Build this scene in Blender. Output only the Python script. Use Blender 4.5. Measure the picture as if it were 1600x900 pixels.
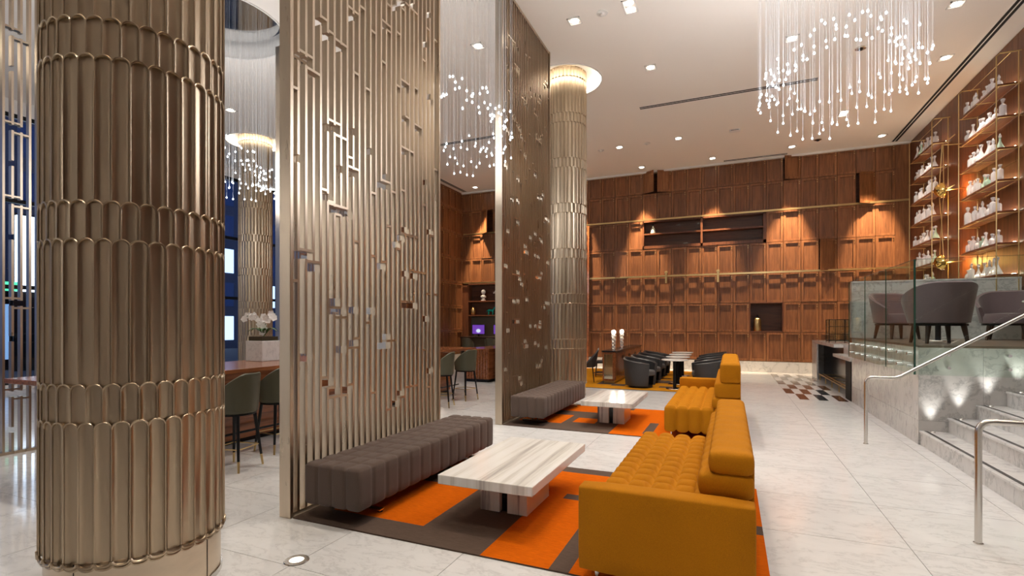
import bpy, bmesh, math, random
from math import sin, cos, pi, radians as R, sqrt
random.seed(7)
scene = bpy.context.scene
COL = scene.collection
for o in list(bpy.data.objects): bpy.data.objects.remove(o)

# ------------------------------------------------------------------ camera
cam = bpy.data.cameras.new('camera'); camo = bpy.data.objects.new('camera', cam); COL.objects.link(camo)
cam.sensor_width = 36.0; cam.lens = 790/1600*36; cam.shift_y = 56/1600; cam.clip_end = 200; cam.clip_start = .05
camo.location = (0, 0, 1.6); camo.rotation_euler = (R(90), 0, math.atan(341/790))
scene.camera = camo
# ------------------------------------------------------------------ exposure
vs = scene.view_settings
vs.view_transform = 'Standard'; vs.look = 'None'; vs.gamma = 1.0; vs.use_curve_mapping = False
vs.exposure = -0.20
# ------------------------------------------------------------------ dusk sky
w = bpy.data.worlds.new('dusk'); scene.world = w; w.use_nodes = True
w.node_tree.nodes['Background'].inputs['Color'].default_value = (.17, .25, .50, 1)
w.node_tree.nodes['Background'].inputs['Strength'].default_value = 1.1
# ------------------------------------------------------------------ light power dials
P_SPOT = 330.0      # general downlights
P_WASH = 3600.0      # wall washers
P_COVE = 22.0        # emission of the column coves
P_DROP = 10.0       # chandelier drops
P_CHAN = 210.0      # light given off by each chandelier
WARM = (1, .89, .76); NEUT = (1, .91, .80); COOL = (1, .96, .90)
CEIL = 7.05

# ================================================================== helpers
class MB:
    def __init__(s): s.v = []; s.f = []; s.m = []
    def add(s, vs_, fs, mi=0):
        n = len(s.v); s.v += [tuple(p) for p in vs_]; s.f += [tuple(i+n for i in f) for f in fs]; s.m += [mi]*len(fs); return s
    def box(s, x0, x1, y0, y1, z0, z1, mi=0):
        return s.add([(x0,y0,z0),(x1,y0,z0),(x1,y1,z0),(x0,y1,z0),(x0,y0,z1),(x1,y0,z1),(x1,y1,z1),(x0,y1,z1)],
                     [(0,3,2,1),(4,5,6,7),(0,1,5,4),(1,2,6,5),(2,3,7,6),(3,0,4,7)], mi)
    def cyl(s, c, r, z0, z1, n=16, r2=None, mi=0):
        r2 = r if r2 is None else r2
        a = [2*pi*i/n for i in range(n)]
        v = [(c[0]+r*cos(t), c[1]+r*sin(t), z0) for t in a]+[(c[0]+r2*cos(t), c[1]+r2*sin(t), z1) for t in a]
        f = [(i, (i+1)%n, n+(i+1)%n, n+i) for i in range(n)]+[tuple(range(n-1,-1,-1)), tuple(range(n,2*n))]
        return s.add(v, f, mi)
    def tube(s, pts, r, n=8, closed=False, cap=True, mi=0):
        from mathutils import Vector as V
        pts = [V(p) for p in pts]; N = len(pts); vv = []; up = None
        rr = r if isinstance(r, (list, tuple)) else [r]*N
        for i, p in enumerate(pts):
            a = pts[i-1] if (i or closed) else pts[0]; b = pts[(i+1)%N] if (i < N-1 or closed) else pts[-1]
            t = (b-a).normalized()
            if up is None: up = t.orthogonal().normalized()
            up = (up - t*up.dot(t))
            up = up.normalized() if up.length > 1e-6 else t.orthogonal().normalized()
            q = t.cross(up)
            for k in range(n):
                an = 2*pi*k/n; vv.append(p+(up*cos(an)+q*sin(an))*rr[i])
        f = []
        for i in range(N if closed else N-1):
            j = (i+1)%N
            for k in range(n): f.append((i*n+k, i*n+(k+1)%n, j*n+(k+1)%n, j*n+k))
        if cap and not closed: f += [tuple(range(n-1,-1,-1)), tuple(range((N-1)*n, N*n))]
        return s.add(vv, f, mi)
    def lathe(s, prof, n=16, c=(0,0,0), mi=0, a0=0, a1=2*pi, cap=True):
        full = abs(a1-a0-2*pi) < 1e-6; m = n if full else n+1; v = []
        for (r, z) in prof:
            for k in range(m):
                t = a0+(a1-a0)*k/n; v.append((c[0]+r*cos(t), c[1]+r*sin(t), c[2]+z))
        f = []
        for i in range(len(prof)-1):
            for k in range(n):
                k2 = (k+1)%m; f.append((i*m+k, i*m+k2, (i+1)*m+k2, (i+1)*m+k))
        if full and cap and prof[0] != prof[-1]:
            if prof[0][0] > 1e-5: f.append(tuple(range(m-1,-1,-1)))
            if prof[-1][0] > 1e-5: f.append(tuple(range((len(prof)-1)*m, len(prof)*m)))
        return s.add(v, f, mi)
    def grid(s, fn, nu, nv, mi=0, wrap=False):
        v = [fn(i/nu, j/nv) for j in range(nv+1) for i in range(nu+1)]
        f = [(j*(nu+1)+i, j*(nu+1)+i+1, (j+1)*(nu+1)+i+1, (j+1)*(nu+1)+i) for j in range(nv) for i in range(nu)]
        return s.add(v, f, mi)
    def mesh(s, name, mats, smooth=False, merge=False, fixn=False):
        me = bpy.data.meshes.new(name); me.from_pydata(s.v, [], s.f)
        for m in (mats if isinstance(mats, (list, tuple)) else [mats]): me.materials.append(m)
        me.polygons.foreach_set('material_index', s.m)
        if merge or fixn:
            bm = bmesh.new(); bm.from_mesh(me)
            if merge: bmesh.ops.remove_doubles(bm, verts=bm.verts, dist=1e-5)
            bmesh.ops.recalc_face_normals(bm, faces=bm.faces); bm.to_mesh(me); bm.free()
        if smooth:
            me.polygons.foreach_set('use_smooth', [True]*len(me.polygons))
            if smooth != 'all': me.set_sharp_from_angle(angle=R(40))
        me.update(); return me
    def build(s, name, mats, parent=None, loc=None, rot=None, smooth=False, merge=False, bevel=0, fixn=False):
        return link(name, s.mesh(name, mats, smooth, merge, fixn), parent, loc, rot, bevel)
def link(name, me, parent=None, loc=None, rot=None, bevel=0):
    o = bpy.data.objects.new(name, me); COL.objects.link(o)
    if parent: o.parent = parent
    if loc: o.location = loc
    if rot: o.rotation_euler = rot
    if bevel:
        b = o.modifiers.new('bevel', 'BEVEL'); b.width = bevel; b.segments = 2; b.limit_method = 'ANGLE'; b.angle_limit = R(40)
    return o
def tag(o, label=None, cat=None, group=None, kind=None):
    if label: o['label'] = label
    if cat: o['category'] = cat
    if group: o['group'] = group
    if kind: o['kind'] = kind
    return o
def thing(name, label, cat, loc=(0,0,0), rz=0, group=None):
    o = bpy.data.objects.new(name, None); COL.objects.link(o); o.empty_display_size = .05
    o.location = loc; o.rotation_euler = (0, 0, rz); return tag(o, label, cat, group)
def dup(root, loc, rz=None, label=None, group=None, parent=None):
    r = root.copy(); COL.objects.link(r); r.parent = parent
    if loc is not None: r.location = loc
    if rz is not None: r.rotation_euler = (0, 0, rz)
    if label: r['label'] = label
    if group: r['group'] = group
    for ch in list(root.children): dup(ch, None, parent=r)
    return r
def BX(*a): return MB().box(*a)

# ================================================================== materials
def mat(name, col=(.8,.8,.8), rough=.5, metal=0, emit=None, es=0, spec=.5, trans=0, ior=1.45, coat=0, sheen=0, alpha=1):
    m = bpy.data.materials.new(name); m.use_nodes = True; b = m.node_tree.nodes['Principled BSDF']; I = b.inputs
    I['Base Color'].default_value = (*col, 1); I['Roughness'].default_value = rough; I['Metallic'].default_value = metal
    I['Specular IOR Level'].default_value = spec; I['Transmission Weight'].default_value = trans; I['IOR'].default_value = ior
    I['Coat Weight'].default_value = coat; I['Sheen Weight'].default_value = sheen; I['Alpha'].default_value = alpha
    if emit: I['Emission Color'].default_value = (*emit, 1); I['Emission Strength'].default_value = es
    return m
class NT:
    def __init__(s, m): s.t = m.node_tree; s.b = s.t.nodes['Principled BSDF']
    def n(s, typ, props={}, **kw):
        nd = s.t.nodes.new(typ)
        for k, v in props.items(): setattr(nd, k, v)
        for k, v in kw.items():
            i = nd.inputs[k.replace('_', ' ')] if not k[0] == 'i' or not k[1:].isdigit() else nd.inputs[int(k[1:])]
            if hasattr(v, 'is_output'): s.t.links.new(v, i)
            else: i.default_value = v
        return nd
    def link(s, a, b): s.t.links.new(a, s.b.inputs[b] if isinstance(b, str) else b)
    def coords(s, scale=(1,1,1), rnd=0, kind='Object'):
        tc = s.n('ShaderNodeTexCoord'); v = tc.outputs[kind]
        if rnd:
            oi = s.n('ShaderNodeObjectInfo')
            k = s.n('ShaderNodeVectorMath', {'operation':'SCALE'}, i0=(1.7, 2.3, 3.1)); s.t.links.new(oi.outputs['Random'], k.inputs['Scale'])
            k2 = s.n('ShaderNodeVectorMath', {'operation':'SCALE'}, i0=k.outputs[0]); k2.inputs['Scale'].default_value = rnd
            v = s.n('ShaderNodeVectorMath', {'operation':'ADD'}, i0=v, i1=k2.outputs[0]).outputs[0]
        mp = s.n('ShaderNodeMapping', Vector=v, Scale=scale); return mp.outputs[0]
    def ramp(s, fac, stops):
        r = s.n('ShaderNodeValToRGB'); e = r.color_ramp.elements
        while len(e) < len(stops): e.new(.5)
        for i, (p, c) in enumerate(stops): e[i].position = p; e[i].color = (*c, 1) if len(c) == 3 else c
        s.t.links.new(fac, r.inputs[0]); return r.outputs[0]
    def bump(s, h, strength=.2, dist=.01):
        b = s.n('ShaderNodeBump', Strength=strength, Distance=dist); s.t.links.new(h, b.inputs['Height']); s.link(b.outputs[0], 'Normal')
def wood(name, dark, mid, light, axis='z', rough=.38, var=.35, coat=.15):
    m = mat(name, mid, rough, coat=coat); t = NT(m)
    st = {'z': (9, 9, .55), 'y': (9, .55, 9), 'x': (.55, 9, 9)}[axis]
    c = t.coords(st, rnd=13)
    n1 = t.n('ShaderNodeTexNoise', Vector=c, Scale=2.2, Detail=6, Roughness=.6, Distortion=.6)
    n2 = t.n('ShaderNodeTexNoise', Vector=c, Scale=11, Detail=3, Roughness=.6)
    mx = t.n('ShaderNodeMath', {'operation':'MULTIPLY_ADD'}, i0=n2.outputs[0], i1=.35, i2=n1.outputs[0])
    col = t.ramp(mx.outputs[0], [(.45, dark), (.68, mid), (.92, light)])
    oi = t.n('ShaderNodeObjectInfo')
    k = t.n('ShaderNodeMapRange', Value=oi.outputs['Random']); k.inputs[3].default_value = 1-var; k.inputs[4].default_value = 1+var*.7
    hs = t.n('ShaderNodeHueSaturation', Color=col, Value=k.outputs[0]); t.link(hs.outputs[0], 'Base Color')
    t.bump(n2.outputs[0], .08, .004); return m
def marble(name, base, vein, scale=1.0, rough=.12, rnd=0, strength=1.0, stretch=(1,1.9,1), spec=.5):
    m = mat(name, base, rough, spec=spec); t = NT(m); c = t.coords(stretch, rnd=rnd)
    n0 = t.n('ShaderNodeTexNoise', Vector=c, Scale=1.1*scale, Detail=5, Roughness=.55)
    ad = t.n('ShaderNodeVectorMath', {'operation':'MULTIPLY_ADD'}, i0=n0.outputs['Color'], i1=(.9,.9,.9), i2=c)
    n1 = t.n('ShaderNodeTexNoise', Vector=ad.outputs[0], Scale=1.7*scale, Detail=9, Roughness=.62)
    s1 = t.n('ShaderNodeMath', {'operation':'SUBTRACT'}, i0=n1.outputs[0], i1=.5); s2 = t.n('ShaderNodeMath', {'operation':'ABSOLUTE'}, i0=s1.outputs[0])
    n3 = t.n('ShaderNodeTexNoise', Vector=ad.outputs[0], Scale=7*scale, Detail=8, Roughness=.7)
    lo = tuple(b*(1-.55*strength)+v*.55*strength for b, v in zip(base, vein)); hi = tuple(b*(1-.12*strength)+v*.12*strength for b, v in zip(base, vein))
    f = t.n('ShaderNodeMath', {'operation':'MULTIPLY_ADD'}, i0=n3.outputs[0], i1=.16, i2=s2.outputs[0])
    col = t.ramp(f.outputs[0], [(.075, lo), (.11, hi), (.24, base)])
    t.link(col, 'Base Color'); return m
def brushed(name, col, rough=.3, var=.12, sc=(3,3,3), nscale=3):
    m = mat(name, col, rough, 1.0); t = NT(m); c = t.coords(sc, rnd=9)
    n = t.n('ShaderNodeTexNoise', Vector=c, Scale=nscale, Detail=4, Roughness=.6)
    t.link(t.ramp(n.outputs[0], [(.3, tuple(x*(1-var) for x in col)), (.7, tuple(min(1,x*(1+var)) for x in col))]), 'Base Color')
    mr = t.n('ShaderNodeMapRange', Value=n.outputs[0]); mr.inputs[3].default_value = rough*.8; mr.inputs[4].default_value = rough*1.25
    t.link(mr.outputs[0], 'Roughness'); return m
def fabric(name, col, rough=.85, sheen=.3, sc=260, var=.18, bump=.25):
    m = mat(name, col, rough, sheen=sheen, spec=.2); t = NT(m); c = t.coords((1,1,1))
    n = t.n('ShaderNodeTexNoise', Vector=c, Scale=sc, Detail=2, Roughness=.6)
    n2 = t.n('ShaderNodeTexNoise', Vector=c, Scale=3, Detail=3)
    mx = t.n('ShaderNodeMath', {'operation':'MULTIPLY_ADD'}, i0=n2.outputs[0], i1=.4, i2=n.outputs[0])
    t.link(t.ramp(mx.outputs[0], [(.45, tuple(x*(1-var) for x in col)), (.95, tuple(min(1,x*(1+var)) for x in col))]), 'Base Color')
    t.bump(n.outputs[0], bump, .002); return m

M = {}
M['floor'] = marble('white_marble', (.73,.73,.725), (.31,.31,.315), 1.5, .10, rnd=25, strength=.55)
M['wallm'] = marble('grey_marble', (.62,.61,.59), (.25,.25,.25), 1.3, .14, rnd=5)
M['stepm'] = marble('step_marble', (.70,.69,.67), (.30,.30,.30), 1.2, .13, rnd=5)
M['blackm'] = marble('black_marble', (.012,.012,.014), (.20,.19,.18), 1.5, .18, strength=.35)
M['matteblack'] = mat('matte_black_stone', (.010,.010,.011), .55, spec=.15)
M['grout'] = mat('grout', (.36,.345,.31), .7)
M['ceil'] = mat('ceiling_paint', (.90,.85,.78), .8)
M['paint'] = mat('white_paint', (.78,.76,.73), .7)
M['door'] = wood('walnut_door', (.105,.038,.013), (.205,.079,.029), (.31,.130,.050), 'z', .45, var=.15, coat=0)
M['doorframe'] = wood('walnut_door_frame', (.125,.046,.016), (.235,.092,.034), (.34,.146,.057), 'z', .42, var=.14, coat=0)
M['carc'] = wood('walnut_carcass', (.045,.015,.007), (.10,.035,.015), (.15,.055,.023), 'x', .5)
M['wallwood'] = wood('walnut_panel', (.075,.025,.010), (.145,.050,.020), (.22,.08,.033), 'z', .42, var=.12, coat=0)
M['shelfwood'] = wood('shelf_walnut', (.08,.024,.010), (.17,.055,.022), (.25,.085,.033), 'y', .35, var=.15)
M['tabwood'] = wood('table_walnut', (.13,.042,.015), (.29,.098,.036), (.42,.155,.06), 'y', .22, var=.12, coat=.3)
M['darkwood'] = wood('dark_wood', (.02,.010,.006), (.045,.022,.013), (.07,.036,.022), 'z', .35)
M['bronze'] = brushed('champagne_bronze', (.48,.385,.275), .31, .08, (2,2,.6))
M['slat'] = brushed('slat_bronze', (.55,.455,.35), .29, .07, (3,3,.4))
M['brass'] = mat('brass', (.56,.41,.19), .34, 1)
M['gold'] = mat('polished_gold', (.90,.62,.20), .12, 1)
M['steel'] = mat('satin_steel', (.66,.64,.60), .25, 1)
M['chrome'] = mat('chrome', (.82,.82,.82), .08, 1)
M['blackmetal'] = mat('black_metal', (.015,.015,.016), .35, .6)
M['black'] = mat('black_slot', (.006,.006,.006), .8)
M['glass'] = mat('clear_glass', (.93,.98,.95), .0, trans=1, ior=1.1, spec=.5)
M['edgeglass'] = mat('green_glass_edge', (.02,.07,.05), .1)
M['mustard'] = fabric('mustard_wool', (.45,.168,.0025), sheen=0)
M['taupe'] = fabric('taupe_wool', (.108,.077,.063), sheen=.12)
M['greenleather'] = mat('olive_leather', (.085,.080,.050), .42)
M['blackleather'] = mat('charcoal_leather', (.045,.043,.044), .34)
M['mauve'] = fabric('mauve_wool', (.150,.105,.115), sheen=.3)
M['whiteglow'] = mat('lamp_lens', (1,1,1), .4, emit=(1,.93,.82), es=22)
M['dimlens'] = mat('uplight_lens', (.7,.7,.7), .2, emit=(1,.95,.88), es=1.2)
M['white'] = mat('white_ceramic', (.82,.81,.78), .25)
M['trimwhite'] = mat('white_trim', (.80,.78,.74), .45)

def pane_mat(name, tint, ior=.5, rough=0.0):
    m = bpy.data.materials.new(name); m.use_nodes = True; t = m.node_tree; t.nodes.clear()
    out = t.nodes.new('ShaderNodeOutputMaterial'); mx = t.nodes.new('ShaderNodeMixShader'); tr = t.nodes.new('ShaderNodeBsdfTransparent')
    gl = t.nodes.new('ShaderNodeBsdfGlossy'); lw = t.nodes.new('ShaderNodeLayerWeight'); fr = t.nodes.new('ShaderNodeMapRange'); pw = t.nodes.new('ShaderNodeMath')
    tr.inputs[0].default_value = (*tint, 1); gl.inputs['Roughness'].default_value = rough; pw.operation = 'POWER'; pw.inputs[1].default_value = 5; t.links.new(lw.outputs['Facing'], pw.inputs[0]); t.links.new(pw.outputs[0], fr.inputs[0]); fr.inputs[3].default_value = .025; fr.inputs[4].default_value = ior
    t.links.new(fr.outputs[0], mx.inputs[0]); t.links.new(tr.outputs[0], mx.inputs[1]); t.links.new(gl.outputs[0], mx.inputs[2]); t.links.new(mx.outputs[0], out.inputs[0])
    return m
M['pane'] = pane_mat('balustrade_glass', (.925,.975,.945), .45)
M['window'] = pane_mat('window_glass', (.85,.92,1.0), .6)
def glow(name, col, s): return mat(name, (.8,.8,.8), .5, emit=col, es=s)
M['cove'] = glow('cove_light', (1,.90,.74), P_COVE)
def spot(parent_loc, power, ang=70, blend=.6, col=WARM, target=None, rad=.05, parent=None, name='spot'):
    l = bpy.data.lights.new(name, 'SPOT'); l.energy = power; l.color = col; l.spot_size = R(ang); l.spot_blend = blend; l.shadow_soft_size = rad
    o = bpy.data.objects.new(name, l); COL.objects.link(o); o.location = parent_loc
    if target:
        from mathutils import Vector as V
        d = V(target)-V(parent_loc); o.rotation_euler = d.to_track_quat('-Z', 'Y').to_euler()
    if parent: o.parent = parent; 
    return o

# ================================================================== ceiling with round recesses
COLS = [(-3.38,1.97), (-3.40,10.93), (-13.1,10.9), (-13.1,1.97)]
CHAN = [(1.32,7.94), (-3.78,6.34), (-8.62,6.36)]
holes = [(x, y, .80) for x, y in COLS]+[(x, y, 1.15) for x, y in CHAN]
bm = bmesh.new()
def loop(pts):
    vs_ = [bm.verts.new((x, y, CEIL)) for x, y in pts]
    for i in range(len(vs_)): bm.edges.new((vs_[i], vs_[(i+1)%len(vs_)]))
loop([(-16.2,-5), (5.2,-5), (5.2,18.95), (-16.2,18.95)])
for x, y, r in holes: loop([(x+r*cos(2*pi*i/48), y+r*sin(2*pi*i/48)) for i in range(48)])
bmesh.ops.triangle_fill(bm, edges=bm.edges[:], use_beauty=True, normal=(0,0,-1))
# drop any triangles that fell inside a hole
bad = [f for f in bm.faces if any((f.calc_center_median().x-x)**2+(f.calc_center_median().y-y)**2 < (r*.985)**2 for x, y, r in holes)]
bmesh.ops.delete(bm, geom=bad, context='FACES')
me = bpy.data.meshes.new('ceiling'); bm.to_mesh(me); bm.free(); me.materials.append(M['ceil'])
ceiling = tag(link('ceiling', me), kind='structure')
for x, y, r in holes:
    big = r > 1
    dep = .38 if big else .16
    MB().lathe([(r,0),(r,dep)], 48, (x,y,CEIL), cap=False).build('recess_wall', M['trimwhite'], ceiling, smooth='all')
    MB().cyl((x,y), r+.02, CEIL+dep, CEIL+dep+.02, 48).build('recess_top', mat('recess_mirror', (.10,.12,.17), .12, .9) if big else M['ceil'], ceiling)
    MB().lathe([(r-.012,-.012),(r+.02,-.012),(r+.02,0),(r-.012,0),(r-.012,-.012)], 48, (x,y,CEIL)).build('recess_rim', M['trimwhite'], ceiling, smooth=True)
    if not big:
        MB().lathe([(r-.035,.05),(r-.01,.05),(r-.01,.075),(r-.035,.075),(r-.035,.05)], 48, (x,y,CEIL)).build('cove_strip', M['cove'], ceiling, smooth=True)

# ================================================================== floor of marble tiles
TS = .963
floor = tag(BX(-16.2, 5.2, -5, 18.95, -.12, -.012).build('floor', M['grout']), kind='structure')
tile = MB().box(-TS/2+.0022, TS/2-.0022, -TS/2+.0022, TS/2-.0022, -.012, 0).mesh('floor_tile', M['floor'])
X0, Y0 = 1.18-TS/2, 5.375-TS/2
cells = []
sy, cy = sin(math.atan(341/790)), cos(math.atan(341/790))
rest = MB()
for i in range(-18, 5):
    for j in range(-12, 16):
        x, y = X0+i*TS, Y0+j*TS
        if x < -16 or x > 5.1 or y < -5 or y > 18.7: continue
        d = -x*sy+y*cy; l = x*cy+y*sy
        vis = d > .3 and abs(l/d) < 1.12
        cells.append(((0 if vis else 100)+math.hypot(x, y), x, y))
cells.sort()
for k, (q, x, y) in enumerate(cells):
    if k < 290: link('floor_tile', tile, floor, (x, y, 0))
    else: rest.box(x-TS/2+.0022, x+TS/2-.0022, y-TS/2+.0022, y+TS/2-.0022, -.012, 0)
tag(rest.build('floor_tiles_beyond', M['floor'], floor), kind='stuff')
# dark checker inlay beside the bar
M['inlay_b'] = marble('brown_inlay', (.075,.028,.018), (.22,.12,.09), 4, .12, rnd=7, strength=.6)
M['inlay_k'] = marble('black_inlay', (.018,.018,.020), (.15,.15,.15), 4, .10, rnd=7, strength=.6)
M['inlay_g'] = marble('grey_inlay', (.24,.22,.20), (.12,.11,.10), 4, .12, rnd=7, strength=.6)
inl = [MB().box(-.088,.088,-.46,.46,0,.003).mesh('inlay_tile', M[k]) for k in ('inlay_b','inlay_k','inlay_g')]
for r_, (yy, off, kinds) in enumerate([(17.62,0,(2,2,2)), (16.68,.175,(2,2,0)), (15.62,0,(0,0,1)), (14.66,.175,(0,0,0)), (13.68,0,(0,0,1)), (12.72,.175,(0,1,0))]):
    for k in range(3): link('inlay_tile', inl[kinds[k]], floor, (1.27+off+.35*k, yy, 0))

# ================================================================== back wall of walnut cabinet doors
YB = 18.60; KX = 1.087; DW = .4987
ROWS = [.37, 1.33, 2.31, 3.29, 4.29, 5.30, 6.27, 7.04]
def door_mesh(wd, ht, depth, name):
    b = MB(); w2 = wd/2-.006; h = ht-.012; fr = .070; rc = .034; ch = .005
    o = [(-w2,0),(w2,0),(w2,h),(-w2,h)]; i1 = [(-w2+fr,fr),(w2-fr,fr),(w2-fr,h-fr),(-w2+fr,h-fr)]; i2 = [(-w2+fr+ch,fr+ch),(w2-fr-ch,fr+ch),(w2-fr-ch,h-fr-ch),(-w2+fr+ch,h-fr-ch)]
    v = [(x,0,z) for x,z in o]+[(x,0,z) for x,z in i1]+[(x,rc,z) for x,z in i2]+[(x,depth,z) for x,z in o]
    f = [(k,(k+1)%4,4+(k+1)%4,4+k) for k in range(4)]+[(4+k,4+(k+1)%4,8+(k+1)%4,8+k) for k in range(4)]+[(8,9,10,11)]+[((k+1)%4,k,12+k,12+(k+1)%4) for k in range(4)]+[(15,14,13,12)]
    b.add(v, f); b.m = [1]*4+[0]*5+[1]*5; return b.mesh(name, [M['door'], M['doorframe']])
latch = MB().box(-.012,.012,-.016,0,-.045,-.02).box(-.012,.012,-.016,0,.02,.045).mesh('latch', M['brass'])
wall_back = tag(MB().box(-10.6, 5.2, 18.93, 19.1, 0, CEIL).box(-10.28, 4.94, 18.62, 18.93, -.0, .35).build('wall_back', M['carc']), kind='structure')
BX(-10.28, 4.94, 18.585, 18.62, 0, .355).build('marble_plinth', M['wallm'], wall_back)
dm = [door_mesh(DW, ROWS[i+1]-ROWS[i], .30, 'cabinet_door') for i in range(7)]
dthin = [door_mesh(DW, ROWS[i+1]-ROWS[i], .025, 'cabinet_door') for i in range(7)]
def niche(k, r):
    if -8 <= k < 0 and r == 4: return True
    if -1 <= k < 1 and r == 1: return True
    if k <= -19 and r in (0, 1, 2): return True
    return False
OPEN = {(-8,6):-34, (-7,6):22, (1,6):20, (5,5):26, (3,3):16, (-10,3):14, (-21,5):-40}
for k in range(-23, 8):
    xa, xb = KX+k*DW, KX+(k+1)*DW
    if xb > 4.96 or xa < -10.45: continue
    for r in range(7):
        if niche(k, r): continue
        xm = (xa+xb)/2; a = OPEN.get((k, r))
        if a is None: d = link('cabinet_door', dm[r], wall_back, (xm, YB+random.choice((0,0,0,.006,.012)), ROWS[r]))
        else:
            hx = xa if a < 0 else xb; s = 1 if a < 0 else -1
            d = link('cabinet_door', dthin[r], wall_back, (hx+s*DW/2*cos(R(abs(a))), YB-DW/2*sin(R(abs(a))), ROWS[r]), (0, 0, R(a)))
        link('latch', latch, d, (.205, 0, ROWS[r+1]-ROWS[r]-.12))
BX(4.58, 4.94, 18.6, 18.9, .37, 7.04).build('corner_panel', M['door'], wall_back)
# long open niche: frame, divider, shelves
xa, xb, za, zb = KX-8*DW, KX, ROWS[4], ROWS[5]
b = MB()
for q in ((xa, xb, YB-.01, 18.93, za, za+.10), (xa, xb, YB-.01, 18.93, zb-.06, zb), (xa, xa+.05, YB-.01, 18.93, za, zb), (xb-.09, xb, YB-.01, 18.93, za, zb), (KX-4*DW-.035, KX-4*DW+.035, YB-.01, 18.93, za, zb)): b.box(*q)
b.build('niche_frame', M['wallwood'], wall_back)
for (p, q) in ((xa+.05, KX-4*DW-.035), (KX-4*DW+.035, xb-.09)): BX(p, q, YB, 18.93, za+.50, za+.55).build('niche_shelf', M['wallwood'], wall_back)
xa, xb, za, zb = KX-DW, KX+DW, ROWS[1], ROWS[2]
BX(xa, xb, YB-.005, 18.93, za, za+.03).box(xa, xb, YB-.005, 18.93, zb-.03, zb).box(xa, xa+.03, YB, 18.93, za, zb).box(xb-.03, xb, YB, 18.93, za, zb).build('niche_frame', M['wallwood'], wall_back)
# desk niche at the far left end
xa, xb = -10.28, KX-18*DW
BX(xa, xa+.28, YB-.02, 18.93, .37, ROWS[3]).box(xb-.04, xb, YB-.02, 18.93, .37, ROWS[3]).box(xa, xb, YB-.02, 18.93, ROWS[3]-.08, ROWS[3]).build('niche_frame', M['wallwood'], wall_back)
for z in (2.50, 1.92): BX(xa+.28, xb-.04, YB-.02, 18.93, z, z+.05).build('niche_shelf', M['wallwood'], wall_back)
BX(xa+.28, xb-.04, 18.85, 18.94, .37, 1.92).build('niche_back', mat('niche_back_fabric', (.10,.085,.06), .6), wall_back)
tag(BX(-10.28, 4.94, 18.50, 18.60, CEIL-.06, CEIL).build('trim_1', M['trimwhite']), kind='structure')
# brass rails
def rail(z, label):
    t = thing('ladder_rail', label, 'rail', (0, YB, z))
    MB().box(-10.2, 4.9, -.075, -.050, -.028, .028).build('bar', M['brass'], t)
    for k in range(-10, 5):
        MB().box(k*1.0-.015, k*1.0+.015, -.052, .0, -.015, .015).build('bracket', M['brass'], t)
    return t
r1 = rail(3.29, 'lower brass ladder rail running along the walnut cabinet wall')
rail(5.31, 'upper brass ladder rail running along the walnut cabinet wall')
for x, z in ((-2.07, 3.24), (-.38, 3.22)):
    tag(MB().box(x-.035, x+.035, YB-.13, YB-.082, z-.21, z+.22).box(x-.055, x+.055, YB-.145, YB-.085, z+.14, z+.20).build('rail_clamp', M['brass'], bevel=.006), 'brass ladder clamp hanging on the lower rail, '+('left one of two' if x < -1 else 'right one of two'), 'clamp', 'clamps on the lower rail')
t = thing('library_ladder', 'tall wooden library ladder against the cabinets just right of the second column', 'ladder', (-5.08, 18.42, 0))
for s in (-1, 1): BX(s*.21-.03, s*.21+.03, -.03, .03, 0, 5.25).build('stile', M['tabwood'], t, rot=(R(-1.0), 0, 0))
for k in range(17): BX(-.18, .18, -.035+.0052*k, .035+.0052*k, .30+.3*k, .33+.3*k).build('rung', M['tabwood'], t)

# ================================================================== left wood wall (only its far end faces the room)
wall_left = tag(BX(-16.2, -10.58, 14.6, 18.95, 0, CEIL).build('wall_left', M['paint']), kind='structure')
BX(-10.58, -10.27, 14.6, 18.60, 0, .36).build('marble_plinth', M['wallm'], wall_left)
for j in range(8):
    for r in range(7):
        d = link('cabinet_door', dm[r], wall_left, (-10.28, 18.34-j*DW, ROWS[r]), (0, 0, R(90)))
        link('latch', latch, d, (.205, 0, ROWS[r+1]-ROWS[r]-.12))
# ================================================================== right wood wall of wide panels
wall_right = tag(BX(4.97, 5.2, -5, 18.95, 0, CEIL).build('wall_right', M['carc']), kind='structure')
for j in range(10):
    for z0, z1 in ((0,2.3),(2.3,4.67),(4.67,7.04)):
        BX(-.03, 0, -.615, .615, 0, z1-z0-.006).build('wood_panel', M['wallwood'], wall_right, (4.97, 18.0-j*1.24, z0))
# ================================================================== wall behind the camera, and the glazed street side
tag(BX(-16.2, 5.2, -5.2, -5, 0, CEIL).build('wall_front', M['paint']), kind='structure')
wall_win = tag(BX(-16.2, -16.0, -5, 14.6, 6.72, CEIL).box(-16.2, -16.0, -5, 14.6, 0, .12).build('wall_street', M['paint']), kind='structure')
nw = 0
for j in range(13):
    y0 = -5+j*1.508; nw += 1
    wdw = tag(MB().box(-16.12, -16.0, y0-.05, y0+.05, .12, 6.72).box(-16.1, -16.02, y0, y0+1.508, 6.62, 6.72).box(-16.1, -16.02, y0, y0+1.508, .12, .2).box(-16.1, -16.02, y0, y0+1.508, 2.45, 2.55).box(-16.1, -16.02, y0, y0+1.508, 4.55, 4.65).build('window_%d' % nw, M['blackmetal']), kind='structure')
    for z0, z1 in ((.2,2.45),(2.55,4.55),(4.65,6.62)): BX(-16.065, -16.055, y0+.05, y0+1.458, z0, z1).build('pane', M['window'], wdw)

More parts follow.
